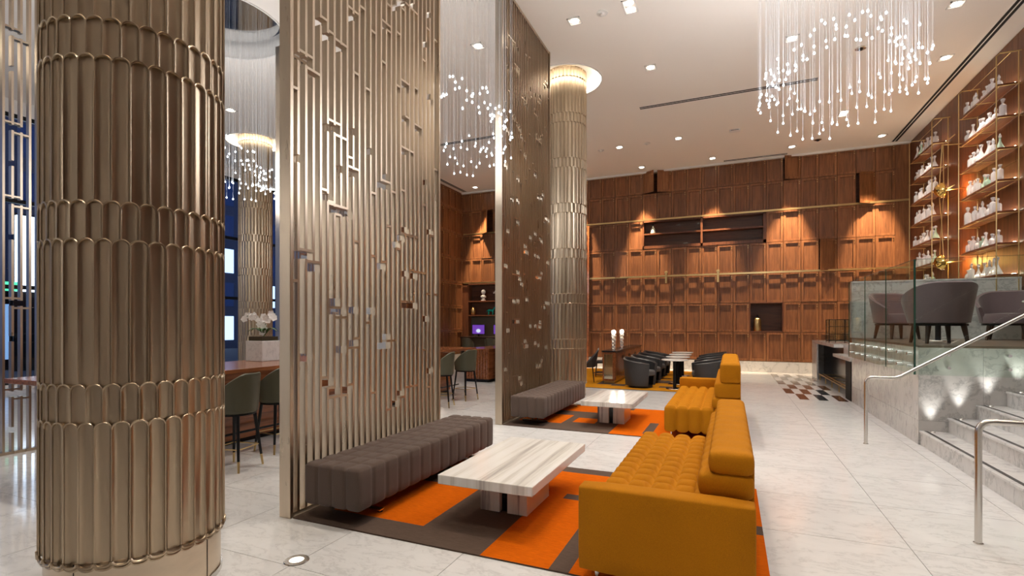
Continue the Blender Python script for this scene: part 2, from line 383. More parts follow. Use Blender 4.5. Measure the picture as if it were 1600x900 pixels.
# ================================================================== fluted bronze columns
RC = .46; NF = 36; WA = pi/NF; HW = RC*WA
def flute_geo(h, b, bottom=False, rot=0.0, z0=0.0):
    na, nz = 10, 3
    def zt(x): return h-HW+sqrt(max(HW*HW-x*x, 0))
    def zb(x):
        if bottom: return -.012*cos(pi/2*x/HW)
        return -HW+sqrt(max(HW*HW-(HW-abs(x))**2, 0))
    def rr(s): return RC-.020*max(0, 1-abs(s)**4)
    def P(r, a, z): return (r*cos(a+rot), r*sin(a+rot), z+z0)
    rows = []
    for j in range(nz+1):
        for i in range(na+1):
            s = -1+2*i/na; x = s*HW; q = j/nz
            rows.append(P(rr(s), s*WA, zb(x)*(1-q)+zt(x)*q))
    f = [(j*(na+1)+i, j*(na+1)+i+1, (j+1)*(na+1)+i+1, (j+1)*(na+1)+i) for j in range(nz) for i in range(na)]
    b.add(rows, f)
    # arched niche lip
    top = []
    for i in range(na+1):
        s = -1+2*i/na; x = s*HW; top += [P(rr(s), s*WA, zt(x)), P(RC+.004, s*WA, zt(x)), P(RC-.028, s*WA, zt(x)+.001)]
    f = []
    for i in range(na): f += [(3*i, 3*i+3, 3*i+4, 3*i+1), (3*i+1, 3*i+4, 3*i+5, 3*i+2)]
    b.add(top, f)
    path = [P(RC, -WA*cos(t), h-HW+HW*sin(t)) for t in [pi*k/10 for k in range(0, 11)]]
    path = path+[P(RC, WA, (h-HW)*.5), P(RC, WA, zb(HW))]
    b.tube(path, .0056, 6)
LH, SH, PER = .78, .205, .985
fl_L = MB(); flute_geo(LH, fl_L); fl_L = fl_L.mesh('flute', M['bronze'], smooth=True)
fl_S = MB(); flute_geo(SH, fl_S); fl_S = fl_S.mesh('flute', M['bronze'], smooth=True)
fl_B = MB(); flute_geo(.75, fl_B, True); fl_B = fl_B.mesh('flute', M['bronze'], smooth=True)
bands = [(.32, .75, 'B')]
z = 1.07
while z < 7.1:
    bands.append((z, SH, 'S')); z += SH
    if z+LH < 7.19: bands.append((z, LH, 'L')); z += LH
    else: break
band_cache = {}
def band_mesh(h, bot, ph):
    k = (h, bot, ph)
    if k not in band_cache:
        b = MB()
        for i in range(NF): flute_geo(h, b, bot, 2*pi*i/NF+ph)
        band_cache[k] = b.mesh('flute_band', M['bronze'], smooth=True)
    return band_cache[k]
pl_mat = brushed('plinth_bronze', (.66,.55,.42), .30, .08, (1,1,3))
for ci, (cx, cy_) in enumerate(COLS[:3]):
    lab = ['massive fluted champagne bronze column in the left foreground', 'fluted bronze column behind the far slatted screen, lit at its top', 'distant fluted bronze column behind the left chandelier'][ci]
    t = thing('fluted_column', lab, 'column', (cx, cy_, 0), group='scalloped bronze columns')
    MB().cyl((0,0), RC-.03, .1, 7.21, 40).build('core', M['bronze'], t, smooth=True)
    pb = MB().cyl((0,0), RC-.018, .0, .32, 48).build('plinth', pl_mat, t, smooth=True)
    MB().cyl((0,0), RC-.010, .0, .035, 48).build('plinth_ring', M['steel'], pb, smooth=True)
    for k in range(4): MB().box(RC-.0185, RC-.0165, -.0015, .0015, .035, .31).build('seam', M['black'], pb, rot=(0,0,R(20+90*k)))
    sc_ = MB()
    for i in range(NF):
        a0 = 2*pi*i/NF
        sc_.tube([((RC+.004)*cos(a0+WA*q), (RC+.004)*sin(a0+WA*q), .32-.022*sqrt(max(0,1-q*q))) for q in [-1+k/4 for k in range(9)]], .008, 6)
        sc_.tube([((RC-.004)*cos(a0+WA*q), (RC-.004)*sin(a0+WA*q), .302-.022*sqrt(max(0,1-q*q))) for q in [-1+k/4 for k in range(9)]], .008, 6)
    sc_.build('scallop_trim', M['bronze'], t, smooth=True)
    up = MB()
    for n, (z0, h, kd) in enumerate(bands):
        ph = WA if n % 2 else 0
        if ci == 0:
            if n < 8:
                for i in range(NF): link('flute', {'B':fl_B,'S':fl_S,'L':fl_L}[kd], t, (0,0,z0), (0,0,2*pi*i/NF+ph))
            else:
                for i in range(NF): flute_geo(h, up, False, 2*pi*i/NF+ph, z0)
        else: link('flute_band', band_mesh(h, kd == 'B', ph), t, (0,0,z0))
    if ci == 0: tag(up.build('upper_flutes', M['bronze'], t, smooth=True), kind='stuff')

# ================================================================== slatted metal screens
SCREEN_HOLES=[(0,3.85),(1,3.85),(2,3.78),(3,4.28),(4,4.19),(6,4.17),(8,4.55),(14,4.74),(18,4.27),(23,4.93),(24,4.34),(18,5.18),(20,5.24),(0,2.99),(4,3.37),(5,3.39),(8,3.45),(8,3.05),(6,3.04),(11,3.34),(4,2.74),(18,3.89),(21,3.87),(18,3.52),(14,3.15),(13,3.05),(14,3.05),(23,3.29),(5,2.64),(6,2.65),(7,2.65),(0,2.18),(1,2.19),(2,2.09),(5,1.80),(5,1.72),(6,1.72),(8,1.73),(11,1.73),(13,2.20),(18,2.65),(17,2.55),(16,2.46),(24,2.71),(18,2.16),(20,2.15),(18,1.81),(19,1.81),(20,1.81),(8,1.41),(6,1.36),(14,1.46),(13,1.37),(14,1.37),(1,1.31),(4,1.06),(5,0.97),(7,0.97),(23,1.66),(24,1.03),(17,0.83),(16,0.73)]
SCREEN_BARS=[(-1,0,3.57),(0,2,3.91),(1,3,3.80),(3,4,4.33),(4,5,4.25),(5,7,4.22),(7,9,4.62),(9,10,4.72),(11,12,4.57),(13,15,4.77),(14,15,4.71),(16,17,4.78),(8,9,4.03),(13,14,4.34),(10,11,3.95),(17,19,4.30),(16,17,4.20),(20,21,4.32),(22,23,4.72),(25,26,5.09),(4,6,3.45),(5,7,3.34),(7,8,3.19),(7,9,3.10),(3,4,2.80),(4,5,2.71),(18,19,3.92),(20,22,3.90),(17,20,3.56),(13,15,3.10),(11,12,2.93),(15,16,3.02),(17,18,3.08),(22,23,3.01),(25,26,3.50),(4,7,2.69),(5,6,2.61),(8,9,2.40),(11,12,2.29),(14,15,2.64),(0,2,2.23),(1,3,2.14),(-1,0,1.96),(4,6,1.75),(13,14,2.25),(17,21,2.60),(16,17,2.42),(20,23,2.20),(19,20,2.21),(17,20,1.85),(23,24,1.96),(25,26,1.96),(24,25,2.67),(10,11,1.61),(5,7,1.66),(8,9,1.46),(7,9,1.37),(14,16,1.42),(3,4,1.12),(4,5,1.02),(7,8,1.02),(4,7,0.93),(11,12,0.90),(22,23,1.29),(18,20,0.89),(20,21,0.89),(23,24,0.84),(14,15,0.69),(17,18,0.79)]
NS, PITCH, SW, SD = 26, .0845, .025, .066
slat_mesh = BX(-SD, 0, -SW/2, SW/2, 0, 1).mesh('slat', M['slat'])
bar_mesh = {n: BX(-SD-.001, .001, 0, n*PITCH, -.011, .011).mesh('cross_bar', M['slat']) for n in range(1, 6)}
def screen(label, x, y, hs, bs, ztop=7.04):
    t = thing('slatted_screen', label, 'screen', (x, y, 0), group='tall bronze fretwork screens')
    L = .09+NS*PITCH-.03
    for yy in (0, L+.05): BX(-.10, .02, yy-.018, yy+.018, 0, ztop).build('end_post', M['slat'], t, bevel=.003)
    BX(-.085, .005, 0, L+.05, 0, .035).build('bottom_rail', M['slat'], t); BX(-.085, .005, 0, L+.05, ztop-.05, ztop).build('top_rail', M['slat'], t)
    for i in range(NS):
        cuts = sorted(zc for (k, zc) in hs if k == i); z0 = .035; yy = .09+i*PITCH
        for zc in cuts+[None]:
            z1 = ztop-.05 if zc is None else zc-.034
            if z1-z0 > .04:
                o = link('slat', slat_mesh, t, (0, yy, z0)); o.scale = (1, 1, z1-z0)
            if zc: z0 = zc+.034
    for a, b_, zz in bs:
        if .06 < zz < ztop-.1: link('cross_bar', bar_mesh[min(5, b_-a)], t, (0, .09+a*PITCH, zz))
    return t
hi_h = [(k, z_+4.3) for k, z_ in SCREEN_HOLES if z_ < 2.4]; hi_b = [(a, b_, z_+4.3) for a, b_, z_ in SCREEN_BARS if z_ < 2.4]
screen('tall slatted bronze screen rising behind the nearer taupe bench', -3.33, 3.10, SCREEN_HOLES+hi_h, SCREEN_BARS+hi_b)
def mirror(hs, bs, dz): return [((NS-1-k), z_+dz) for k, z_ in hs if .3 < z_+dz < 6.9], [((NS-1-b_), NS-1-a, z_+dz) for a, b_, z_ in bs if .3 < z_+dz < 6.9]
mh, mb_ = mirror(SCREEN_HOLES+hi_h, SCREEN_BARS+hi_b, -.17)
screen('slatted bronze screen rising behind the farther taupe bench', -3.33, 7.29, mh, mb_)
random.seed(3)
h0, b0 = [], []
for zc in (.86, 2.02, 3.05, 4.16, 5.2, 6.3):
    for i in range(1, NS-4, 5):
        z_ = zc+random.uniform(-.12, .12); h0 += [(i, z_-.5)]
        b0 += [(i-1, i+1, z_), (i, i+2, z_-.12)]; h0 += [(i, z_-.06), (i+1, z_-.06)]
screen('slatted bronze screen at the far left edge behind the foreground column', -8.10, 3.10, h0, b0)
screen('slatted bronze screen standing left of the near screen, beside the left chandelier', -8.10, 7.29, h0, b0)

# ================================================================== chandeliers
M['drop'] = mat('crystal_drop', (.9,.95,1), .05, emit=(.86,.94,1), es=P_DROP)
def fibre_mat():
    m = bpy.data.materials.new('clear_fibre'); m.use_nodes = True; t = m.node_tree; t.nodes.clear()
    out = t.nodes.new('ShaderNodeOutputMaterial'); mx = t.nodes.new('ShaderNodeMixShader'); tr = t.nodes.new('ShaderNodeBsdfTransparent'); b = t.nodes.new('ShaderNodeBsdfPrincipled')
    b.inputs['Base Color'].default_value = (.85,.9,.95,1); b.inputs['Roughness'].default_value = .15; b.inputs['Emission Color'].default_value = (.86,.93,1,1); b.inputs['Emission Strength'].default_value = .06
    mx.inputs[0].default_value = .17; t.links.new(tr.outputs[0], mx.inputs[1]); t.links.new(b.outputs[0], mx.inputs[2]); t.links.new(mx.outputs[0], out.inputs[0]); return m
M['fibre'] = fibre_mat()
drop = MB().lathe([(.0001,-.020),(.009,-.016),(.0128,-.007),(.0122,.001),(.008,.011)], 8).mesh('drop', M['drop'], smooth='all')
neck = MB().lathe([(.009,.011),(.0055,.028),(.003,.055),(.0001,.09)], 6, cap=False).mesh('drop_neck', M['fibre'], smooth='all')
strand = MB().cyl((0,0), .0022, 0, 1, 4).mesh('strand', M['fibre'])
for ci, (cx, cy_) in enumerate(CHAN):
    t = thing('chandelier', ['ring chandelier of glowing drops on clear strands above the stairs side', 'ring chandelier of glowing drops hanging between the two slatted screens', 'ring chandelier of glowing drops hanging left, behind the foreground column'][ci], 'chandelier', (cx, cy_, CEIL), group='drop chandeliers')
    MB().cyl((0,0), 1.04, .28, .33, 40).build('canopy', M['chrome'], t, smooth=True)
    random.seed(20+ci)
    for ri, (r_, n) in enumerate(((.96,54),(.87,48),(.78,42),(.68,34))):
        if ri == 0:
            l = bpy.data.lights.new('chandelier_light', 'POINT'); l.energy = P_CHAN*(1.5,.4,1)[ci]; l.color = (.97,.97,1); l.shadow_soft_size = .85; lo = bpy.data.objects.new('chandelier_light', l); COL.objects.link(lo); lo.location = (cx, cy_, 5.0 if ci == 0 else 4.6)
        for k in range(n):
            a = 2*pi*(k+.5*(ri%2))/n+random.uniform(-.02,.02); rad = r_+random.uniform(-.03,.03)
            zz = (4.44 if ci == 0 else 4.04)+.085*ri+random.choice((0,.02,.11,.2,.3))+random.uniform(-.02,.02)+.05*sin(3*a+ci)+.20*(1-sin(a))
            s = link('strand', strand, t, (rad*cos(a), rad*sin(a), zz-CEIL)); s.scale = (1, 1, CEIL+.29-zz)
            link('drop_neck', neck, link('drop', drop, t, (rad*cos(a), rad*sin(a), zz-CEIL)))

# ================================================================== ceiling fittings
def downlight(x, y, label, double=False, power=None, ang=75, tgt=None, col=WARM, rz=0, vis=True, grp='recessed ceiling downlights'):
    t = thing('downlight', label, 'downlight', (x, y, CEIL), rz, grp)
    w_ = .115; l_ = .20 if double else .115
    MB().box(-w_, w_, -l_, -l_+.022, -.012, .0).box(-w_, w_, l_-.022, l_, -.012, 0).box(-w_, -w_+.022, -l_, l_, -.012, 0).box(w_-.022, w_, -l_, l_, -.012, 0).build('frame', M['trimwhite'], t)
    for yy in ((-.095, .095) if double else (0,)):
        MB().cyl((0,yy), .072, -.007, -.002, 16).build('lens', M['whiteglow'], t)
    p = P_SPOT if power is None else power
    spot((x, y, CEIL-.03), p*(1.6 if double else 1), ang, .7, col, tgt or (x, y, 0), .06)
    return t
DL = [(-1.58, 8.77, 'square double downlight at the ceiling top centre', True), (-2.57, 8.80, 'square downlight in the ceiling right of the far slatted screen', False),
      (-1.55, 11.03, 'square downlight in the ceiling right of the lit second column', False), (-4.54, 8.84, 'bright downlight seen behind the middle chandelier strands', False),
      (3.54, 10.91, 'downlight in the ceiling at the upper right corner', False), (-3.14, 15.64, 'downlight in the ceiling, left of the pair before the cabinet wall', False),
      (-1.40, 15.57, 'downlight in the ceiling, right of the pair before the cabinet wall', False), (4.05, 13.02, 'long downlight in the ceiling beside the right diffuser slot', False),
      (1.08, 10.98, 'downlight seen in the ceiling behind the right chandelier strands', False), (2.69, 15.42, 'downlight showing below the drops of the right chandelier', True),
      (-11.7, 8.99, 'bright downlight shining through the left chandelier strands', False)]
for x, y, l, d in DL: downlight(x, y, l, d)
# the same fittings go on above and behind the camera
for x, y in ((-1.1,4.4), (-2.2,4.6), (1.2,3.4), (3.6,6.4), (-.3,6.5), (-1.4,1.0), (1.6,.2), (-4.6,4.4), (-7,4.4), (-7,8.8), (-11.7,4.4), (-7,1), (-7,13), (3.4,1.5)):
    spot((x, y, CEIL-.03), P_SPOT, 75, .7, WARM, (x, y, 0), .06)
# added spots brighten the unseen wall behind the camera for highlights in the metal
for x, p_ in ((-12.3,1500), (-11.1,1500), (-9.9,1500), (-5,300)):
    spot((x, -3.9, CEIL-.03), p_, 52, .8, COOL, (x, -5, 3.5), .06)
WX = [(-9.35,18.0), (-7.4,17.9), (-5.2,17.9), (-2.83,18.0), (-.54,17.94), (1.74,17.74), (4.03,17.74)]
for k, (x, y) in enumerate(WX):
    t = downlight(x, y-.05, 'wall washing downlight close to the cabinet wall, number %s counted from the left' % ('one two three four five six seven'.split()[k]), power=P_WASH, ang=34, tgt=(x, 18.5, 3.7), col=(1,.74,.48), grp='wall washers')
def disc(x, y, label, dark=False):
    t = thing('ceiling_sensor', label, 'sensor', (x, y, CEIL), group='ceiling sensors')
    MB().lathe([(.10,0),(.10,-.012),(.07,-.02),(.0001,-.022)], 20).build('plate', M['steel'] if dark else M['trimwhite'], t, smooth=True)
    MB().lathe([(.045,-.02),(.04,-.045),(.0001,-.06)], 14).build('cap', M['blackmetal'] if dark else M['trimwhite'], t, smooth=True)
disc(-2.06, 8.76, 'round white ceiling speaker left of the double downlight')
disc(2.37, 11.9, 'round dark sprinkler plate seen through the right chandelier', True)
disc(2.38, 17.31, 'dark sprinkler head below the right chandelier', True)
disc(-2.31, 15.63, 'round white plate between the pair of downlights')
disc(-3.73, 15.69, 'round white plate left of the pair of downlights')
t = thing('smoke_detector', 'small white box detector on the ceiling before the cabinets', 'detector', (.12, 15.53, CEIL))
BX(-.14,.14,-.08,.08,-.05,0).build('body', M['trimwhite'], t, bevel=.01); BX(-.10,.10,-.084,-.078,-.04,-.015).build('vent', mat('grey_vent', (.3,.28,.26), .6), t)
def diffuser(x0, y0, x1, y1, label):
    t = thing('slot_diffuser', label, 'air diffuser', ((x0+x1)/2, (y0+y1)/2, CEIL), math.atan2(y1-y0, x1-x0), 'linear ceiling diffusers')
    L = math.hypot(x1-x0, y1-y0)/2
    MB().box(-L,L,-.085,-.07,-.006,0).box(-L,L,-.012,.012,-.006,0).box(-L,L,.07,.085,-.006,0).build('frame', M['trimwhite'], t)
    for s in (-1, 1): BX(-L, L, s*.041-.029, s*.041+.029, -.004, -.0005).build('slot', M['black'], t)
diffuser(-2.1, 13.02, 1.79, 13.02, 'black double slot diffuser across the middle of the ceiling')
diffuser(-.2, 18.35, 1.68, 18.35, 'slot diffuser in the ceiling along the cabinet wall')
diffuser(4.5, 10.2, 4.5, 18.4, 'long black double slot diffuser along the right wall')
diffuser(-8.2, 13.27, -6.2, 13.27, 'black double slot diffuser seen behind the middle chandelier')
diffuser(-10.05, 14.8, -10.05, 18.4, 'slot diffuser along the far left cabinet wall')

# ================================================================== soft furniture
def tufted(sx, sy_, sz, nx, ny, A, r, dens=6, ex=1.6):
    """rounded box centred in x,y with its bottom at z=0; seams pulled in"""
    def axis(n, L):
        return [(-L/2+L*i/n) for i in range(n+1)]
    NX = max(4, nx*dens); NY = max(4, ny*dens); NZ = 6
    b = MB(); idx = {}
    def put(x, y, z):
        k = (round(x,5), round(y,5), round(z,5))
        if k in idx: return idx[k]
        cx = max(-sx/2+r, min(sx/2-r, x)); cy2 = max(-sy_/2+r, min(sy_/2-r, y)); cz = max(r, min(sz-r, z))
        d = [x-cx, y-cy2, z-cz]; n = sqrt(sum(q*q for q in d)) or 1
        nn = [q/n for q in d]
        if z > sz/2 and nn[2] == 0 and abs(nn[0]) < .01 and abs(nn[1]) < .01: nn = [0,0,1]
        if n == 1 and d == [0,0,0]: nn = [0,0,0]
        p = [cx+nn[0]*r, cy2+nn[1]*r, cz+nn[2]*r]
        def seam(v, L, m):
            if m <= 1: return 0
            q = (v+L/2)/L*m
            if q < .02 or q > m-.02: return 0
            return (1-abs(sin(pi*q)))**ex if .3 < q < m-.3 else 0
        s = max((1-abs(nn[0]))*seam(x, sx, nx), (1-abs(nn[1]))*seam(y, sy_, ny))
        up = max(0, nn[2])
        dome = 0
        if up > .5 and nx > 1 and ny > 1: dome = .35*A*abs(sin(pi*(x+sx/2)/sx*nx)*sin(pi*(y+sy_/2)/sy_*ny))**.5
        q = dome-A*s
        p = [p[i]+nn[i]*q for i in range(3)]
        b.v.append(tuple(p)); idx[k] = len(b.v)-1; return idx[k]
    ax = [-sx/2+sx*i/NX for i in range(NX+1)]; ay = [-sy_/2+sy_*i/NY for i in range(NY+1)]
    az = [0, min(r*.5,sz*.2)]+[r+(sz-2*r)*i/NZ for i in range(1, NZ)]+[sz-r*.6, sz-r*.25, sz]
    az = sorted(set(round(q,5) for q in az if 0 <= q <= sz))
    def quads(A1, A2, fn):
        for i in range(len(A1)-1):
            for j in range(len(A2)-1):
                b.f.append((put(*fn(A1[i],A2[j])), put(*fn(A1[i+1],A2[j])), put(*fn(A1[i+1],A2[j+1])), put(*fn(A1[i],A2[j+1])))); b.m.append(0)
    quads(ax, ay, lambda p,q: (p,q,sz)); quads(ay, ax, lambda p,q: (q,p,0))
    quads(ax, az, lambda p,q: (p,-sy_/2,q)); quads(az, ax, lambda p,q: (q,sy_/2,p))
    quads(az, ay, lambda p,q: (-sx/2,q,p)); quads(ay, az, lambda p,q: (sx/2,p,q))
    return b
def bench(y, label):
    t = thing('tufted_bench', label, 'bench', (-2.92, y+1.215, .0125), group='taupe tufted benches')
    tufted(.57, 2.43, .335, 4, 14, .016, .035, 10, 4.0).build('upholstery', M['taupe'], t, (0,0,.115), smooth='all')
    for s in (-1, 1):
        f = MB()
        for q in (-1, 1): f.tube([(q*.045, s*.85, .12), (q*.045, s*.85, .03)], .013, 8)
        f.box(-.22,.22,s*.85-.03,s*.85+.03,.012,.026).build('foot', M['chrome'], t)
        for q in (-1,1): MB().cyl((q*.2, s*.85), .022, 0, .014, 12).build('glide', M['blackmetal'], t)
    return t
bench(3.12, 'long taupe tufted bench on the nearer rug, against the near screen')
bench(7.35, 'taupe tufted bench on the farther rug, against the far screen')
def sofa(y0, L, arm, label, layers):
    t = thing('tufted_sofa', label, 'sofa', (-.365, y0+L/2, .0125), group='mustard tufted sofas')
    ya = .16
    ys = (ya if arm < 0 else 0); sl = L-ya
    yc = -L/2+ys+sl/2
    tufted(.97, sl, .36, 6, 15, .036, .05, 8, 1.9).build('seat', M['mustard'], t, (0, yc, .085), smooth='all')
    tufted(.99, ya, .52, 1, 1, 0, .03).build('arm', M['mustard'], t, (0, arm*(L/2-ya/2), .08), smooth='all')
    z = .44
    for k, (h, dp) in enumerate(layers):
        tufted(dp, sl-.03, h+.012, 1, 12, .010, min(.055, h*.38)).build('back_cushion', M['mustard'], t, (.495-dp/2, yc, z), smooth='all'); z += h
    BX(.44, .494, yc-sl/2+.07, yc+sl/2-.07, .10, z-.08).build('back_panel', M['mustard'], t, bevel=.006)
    for sx in (-.40, .40):
        for sy2 in (-1, 1): MB().tube([(sx, sy2*(L/2-.12), .09), (sx, sy2*(L/2-.12), 0)], [.02,.014], 10).build('leg', M['chrome'], t)
    return t
sofa(3.0, 2.5, -1, 'mustard tufted sofa in the foreground with its arm toward the camera', [(.12,.34),(.145,.31),(.125,.25)])
sofa(7.3, 2.65, 1, 'mustard tufted sofa behind the foreground one, arm at its far end', [(.15,.36),(.20,.33),(.26,.26)])

# ------------------------------------------------------------------ striped stone tables
def onyx(name):
    m = mat(name, (.8,.78,.72), .12); t = NT(m); c = t.coords((1,.03,.03), rnd=3)
    n1 = t.n('ShaderNodeTexNoise', Vector=c, Scale=13, Detail=5, Roughness=.65)
    n2 = t.n('ShaderNodeTexNoise', Vector=t.coords((1,.25,1)), Scale=4, Detail=4)
    f = t.n('ShaderNodeMath', {'operation':'MULTIPLY_ADD'}, i0=n2.outputs[0], i1=.18, i2=n1.outputs[0])
    t.link(t.ramp(f.outputs[0], [(.36,(.42,.39,.38)),(.48,(.66,.63,.58)),(.58,(.82,.80,.75)),(.72,(.88,.87,.84)),(.86,(.70,.66,.58))]), 'Base Color'); return m
M['onyx'] = onyx('striped_onyx')
M['onyxb'] = onyx('striped_onyx_base')
next(n for n in M['onyxb'].node_tree.nodes if n.type == 'VALTORGB').color_ramp.elements[0].color = (.16,.14,.16,1); next(n for n in M['onyxb'].node_tree.nodes if n.type == 'VALTORGB').color_ramp.elements[1].color = (.36,.33,.34,1)
M['onyxb'].node_tree.nodes['Principled BSDF'].inputs['Roughness'].default_value = .2
def ctable(y, label):
    t = thing('coffee_table', label, 'table', (-1.72, y+.73, .0125), group='striped stone coffee tables')
    BX(-.40,.40,-.73,.73,.325,.40).build('table_top', M['onyx'], t, bevel=.006)
    for s in (-1, 1): BX(s*.125-.09, s*.125+.09, -.29, .26, 0, .325).build('pedestal', M['onyxb'], t, (-.03,0,0), bevel=.004)
    BX(-.03,.03,-.25,.22,0,.32).build('pedestal_core', M['blackm'], t, (-.03,0,0))
ctable(3.43, 'striped onyx coffee table on the nearer orange rug')
ctable(7.59, 'striped onyx coffee table on the farther orange rug')

# ------------------------------------------------------------------ rugs
def rug_mat(name, col):
    m = mat(name, col, .95, spec=.08); t = NT(m); c = t.coords((1,14,1))
    n = t.n('ShaderNodeTexNoise', Vector=c, Scale=14, Detail=4, Roughness=.7)
    t.link(t.ramp(n.outputs[0], [(.3, tuple(x*.72 for x in col)), (.75, tuple(min(1,x*1.22) for x in col))]), 'Base Color')
    n2 = t.n('ShaderNodeTexNoise', Vector=t.coords((1,1,1)), Scale=220, Detail=2); t.bump(n2.outputs[0], .5, .004); return m
M['rug_o'] = rug_mat('orange_pile', (.62,.118,.002)); M['rug_b'] = rug_mat('brown_pile', (.115,.080,.062)); M['rug_y'] = rug_mat('amber_pile', (.58,.24,.012)); M['rug_d'] = rug_mat('dark_brown_pile', (.06,.035,.03))
def rug(x0, x1, y0, y1, rects, mats, label, group, cell=.045):
    nx = round((x1-x0)/cell); ny = round((y1-y0)/cell); b = MB(); th = .012
    b.grid(lambda u, v: (x0+u*(x1-x0), y0+v*(y1-y0), th), nx, ny)
    for q in range(nx*ny):
        i, j = q % nx, q//nx; x, y = x0+(i+.5)*(x1-x0)/nx, y0+(j+.5)*(y1-y0)/ny
        wob = 0
        for (a, c_, d, e, mi) in rects:
            if a <= x+wob < c_ and d <= y+wob < e: b.m[q] = mi
    b.box(x0, x1, y0, y1, .0005, th-.0005)
    return tag(b.build('rug', mats, smooth=False), label, 'rug', group)
r1 = [(-3.1,-2.2,3.36,4.35,1), (-1.60,.3,3.0,5.6,1), (-2.2,-1.5,4.6,5.3,1), (-1.06,-.94,3.0,4.4,0), (-1.9,-1.0,5.22,5.45,0), (-.94,-.2,4.4,4.56,0), (-.2,.3,4.25,4.42,0), (-2.95,-2.3,4.9,5.3,1), (-1.4,-1.0,4.42,4.55,0)]
rug(-3.30, .23, 3.10, 5.40, r1, [M['rug_b'], M['rug_o']], 'orange and brown patchwork rug under the nearer seating group', 'orange patchwork rugs')
r2 = [(-3.2,-2.5,7.75,8.5,1), (-2.9,-2.15,8.9,9.7,1), (-2.35,-2.0,7.9,8.3,1), (-1.62,.3,7.2,9.7,1), (-1.16,-1.04,7.45,8.3,0), (-2.1,-1.4,9.0,9.4,1)]
rug(-3.30, .23, 7.28, 9.62, r2, [M['rug_b'], M['rug_o']], 'orange and brown patchwork rug under the farther seating group', 'orange patchwork rugs')
random.seed(11)
r3 = []
for k in range(46):
    x = random.uniform(-6.2,-.2); y = random.uniform(12.4,17.6); ww = random.uniform(.25,1.0); hh = random.uniform(.25,.9); r3.append((x, x+ww, y, y+hh, random.choice((0,1,1,2))))
rug(-5.35, .1, 12.4, 17.8, [(-9,9,0,99,1)]+r3, [M['rug_b'], M['rug_y'], M['rug_d']], 'amber and brown patchwork rug under the distant lounge chairs', 'amber rug', .07)

# ------------------------------------------------------------------ floor uplights
def uplight(x, y, z=0, label='', power=18, r=.055, tgt=None, col=COOL, grp='small floor uplights', ang=70):
    t = thing('floor_uplight', label, 'uplight', (x, y, z), group=grp)
    MB().lathe([(r*.62,.001),(r*.62,.007),(r,.007),(r+.004,.001)], 24).build('bezel', M['steel'], t, smooth=True)
    MB().cyl((0,0), r*.62, .001, .005, 20).build('lens', M['dimlens'], t)
    spot((x, y, z+.02), power, ang, .8, col, tgt or (x, y, z+3), .03)
t = uplight(-2.69, 2.56, 0, 'round steel uplight set in the marble floor in front', 6, .078, tgt=(-3.3,3.2,3))

# ================================================================== raised platform and stairs
PF = 1.316; XW = 2.29; YW = 8.29; YP = 12.30
plat = tag(BX(XW+.03, 4.97, YW+.03, YP+.15, 0, PF-.03).build('platform', M['grout']), kind='structure')
# marble facing slabs
def slabs_x(face_x, y0, y1, n, z0, z1, nm='marble_slab'):
    for k in range(n): BX(face_x, face_x+.03, y0+(y1-y0)*k/n+.0015, y0+(y1-y0)*(k+1)/n-.0015, z0, z1).build(nm, M['wallm'], plat)
slabs_x(XW, YW, YP, 4, .325, PF-.03); slabs_x(XW, YW, YP, 4, 0, .322)
for k in range(4):
    x0 = XW+.0+k*.67; BX(x0+.0015, x0+.6685, YW, YW+.03, .325, PF-.03).build('marble_slab', M['wallm'], plat); BX(x0+.0015, x0+.6685, YW, YW+.03, 0, .322).build('marble_slab', M['wallm'], plat)
M['platfloor'] = wood('platform_floor', (.10,.065,.045), (.16,.11,.08), (.22,.16,.12), 'x', .35, var=.1)
BX(XW, 4.97, YW, YP, PF-.03, PF).build('platform_floor', M['platfloor'], plat)
par = tag(BX(XW+.025, 4.97, YP+.025, YP+.16, PF, 2.44).build('wall_parapet', M['grout']), kind='structure')
for k in range(4):
    x0 = XW+.02+k*.66
    BX(x0+.0015, x0+.6585, YP, YP+.025, PF, 2.26).build('marble_slab', M['wallm'], par); BX(x0+.0015, x0+.6585, YP, YP+.025, 2.263, 2.44).build('marble_slab', M['wallm'], par)
BX(XW+.01, 4.97, YP-.01, YP+.17, 2.44, 2.47).build('coping', M['stepm'], par)
BX(XW, XW+.025, YP, YP+.16, PF, 2.44).build('end_slab', M['wallm'], par)
stairs = tag(BX(XW+.06, 4.9, .8, YW, 0, .02).build('stairs', M['grout']), kind='structure')
RS, TR = .188, .292
for k in range(7):
    x0 = XW+.01+k*TR
    for q in range(4):
        ya = .8+(YW-.8)*q/4; yb = .8+(YW-.8)*(q+1)/4
        BX(x0+.012, 4.94, ya+.001, yb-.001, k*RS, (k+1)*RS-.028).build('riser', M['stepm'], stairs)
        BX(x0, x0+TR+.03 if k < 6 else 4.94, ya+.001, yb-.001, (k+1)*RS-.028, (k+1)*RS).build('tread', M['stepm'], stairs, bevel=.004)
    BX(x0+.045, x0+.085, .8, YW-.02, (k+1)*RS, (k+1)*RS+.0015).build('grip_strip', M['blackm'], stairs)
for k in range(5):
    ux = XW+.13+k*TR
    uplight(ux, YW-.08, (k+1)*RS, 'small uplight on the %s stair beside the marble wall' % ('first second third fourth fifth'.split()[k]), 24, .028, tgt=(ux, YW+.0, (k+1)*RS+1.0), col=COOL, ang=46, grp='stair uplights')
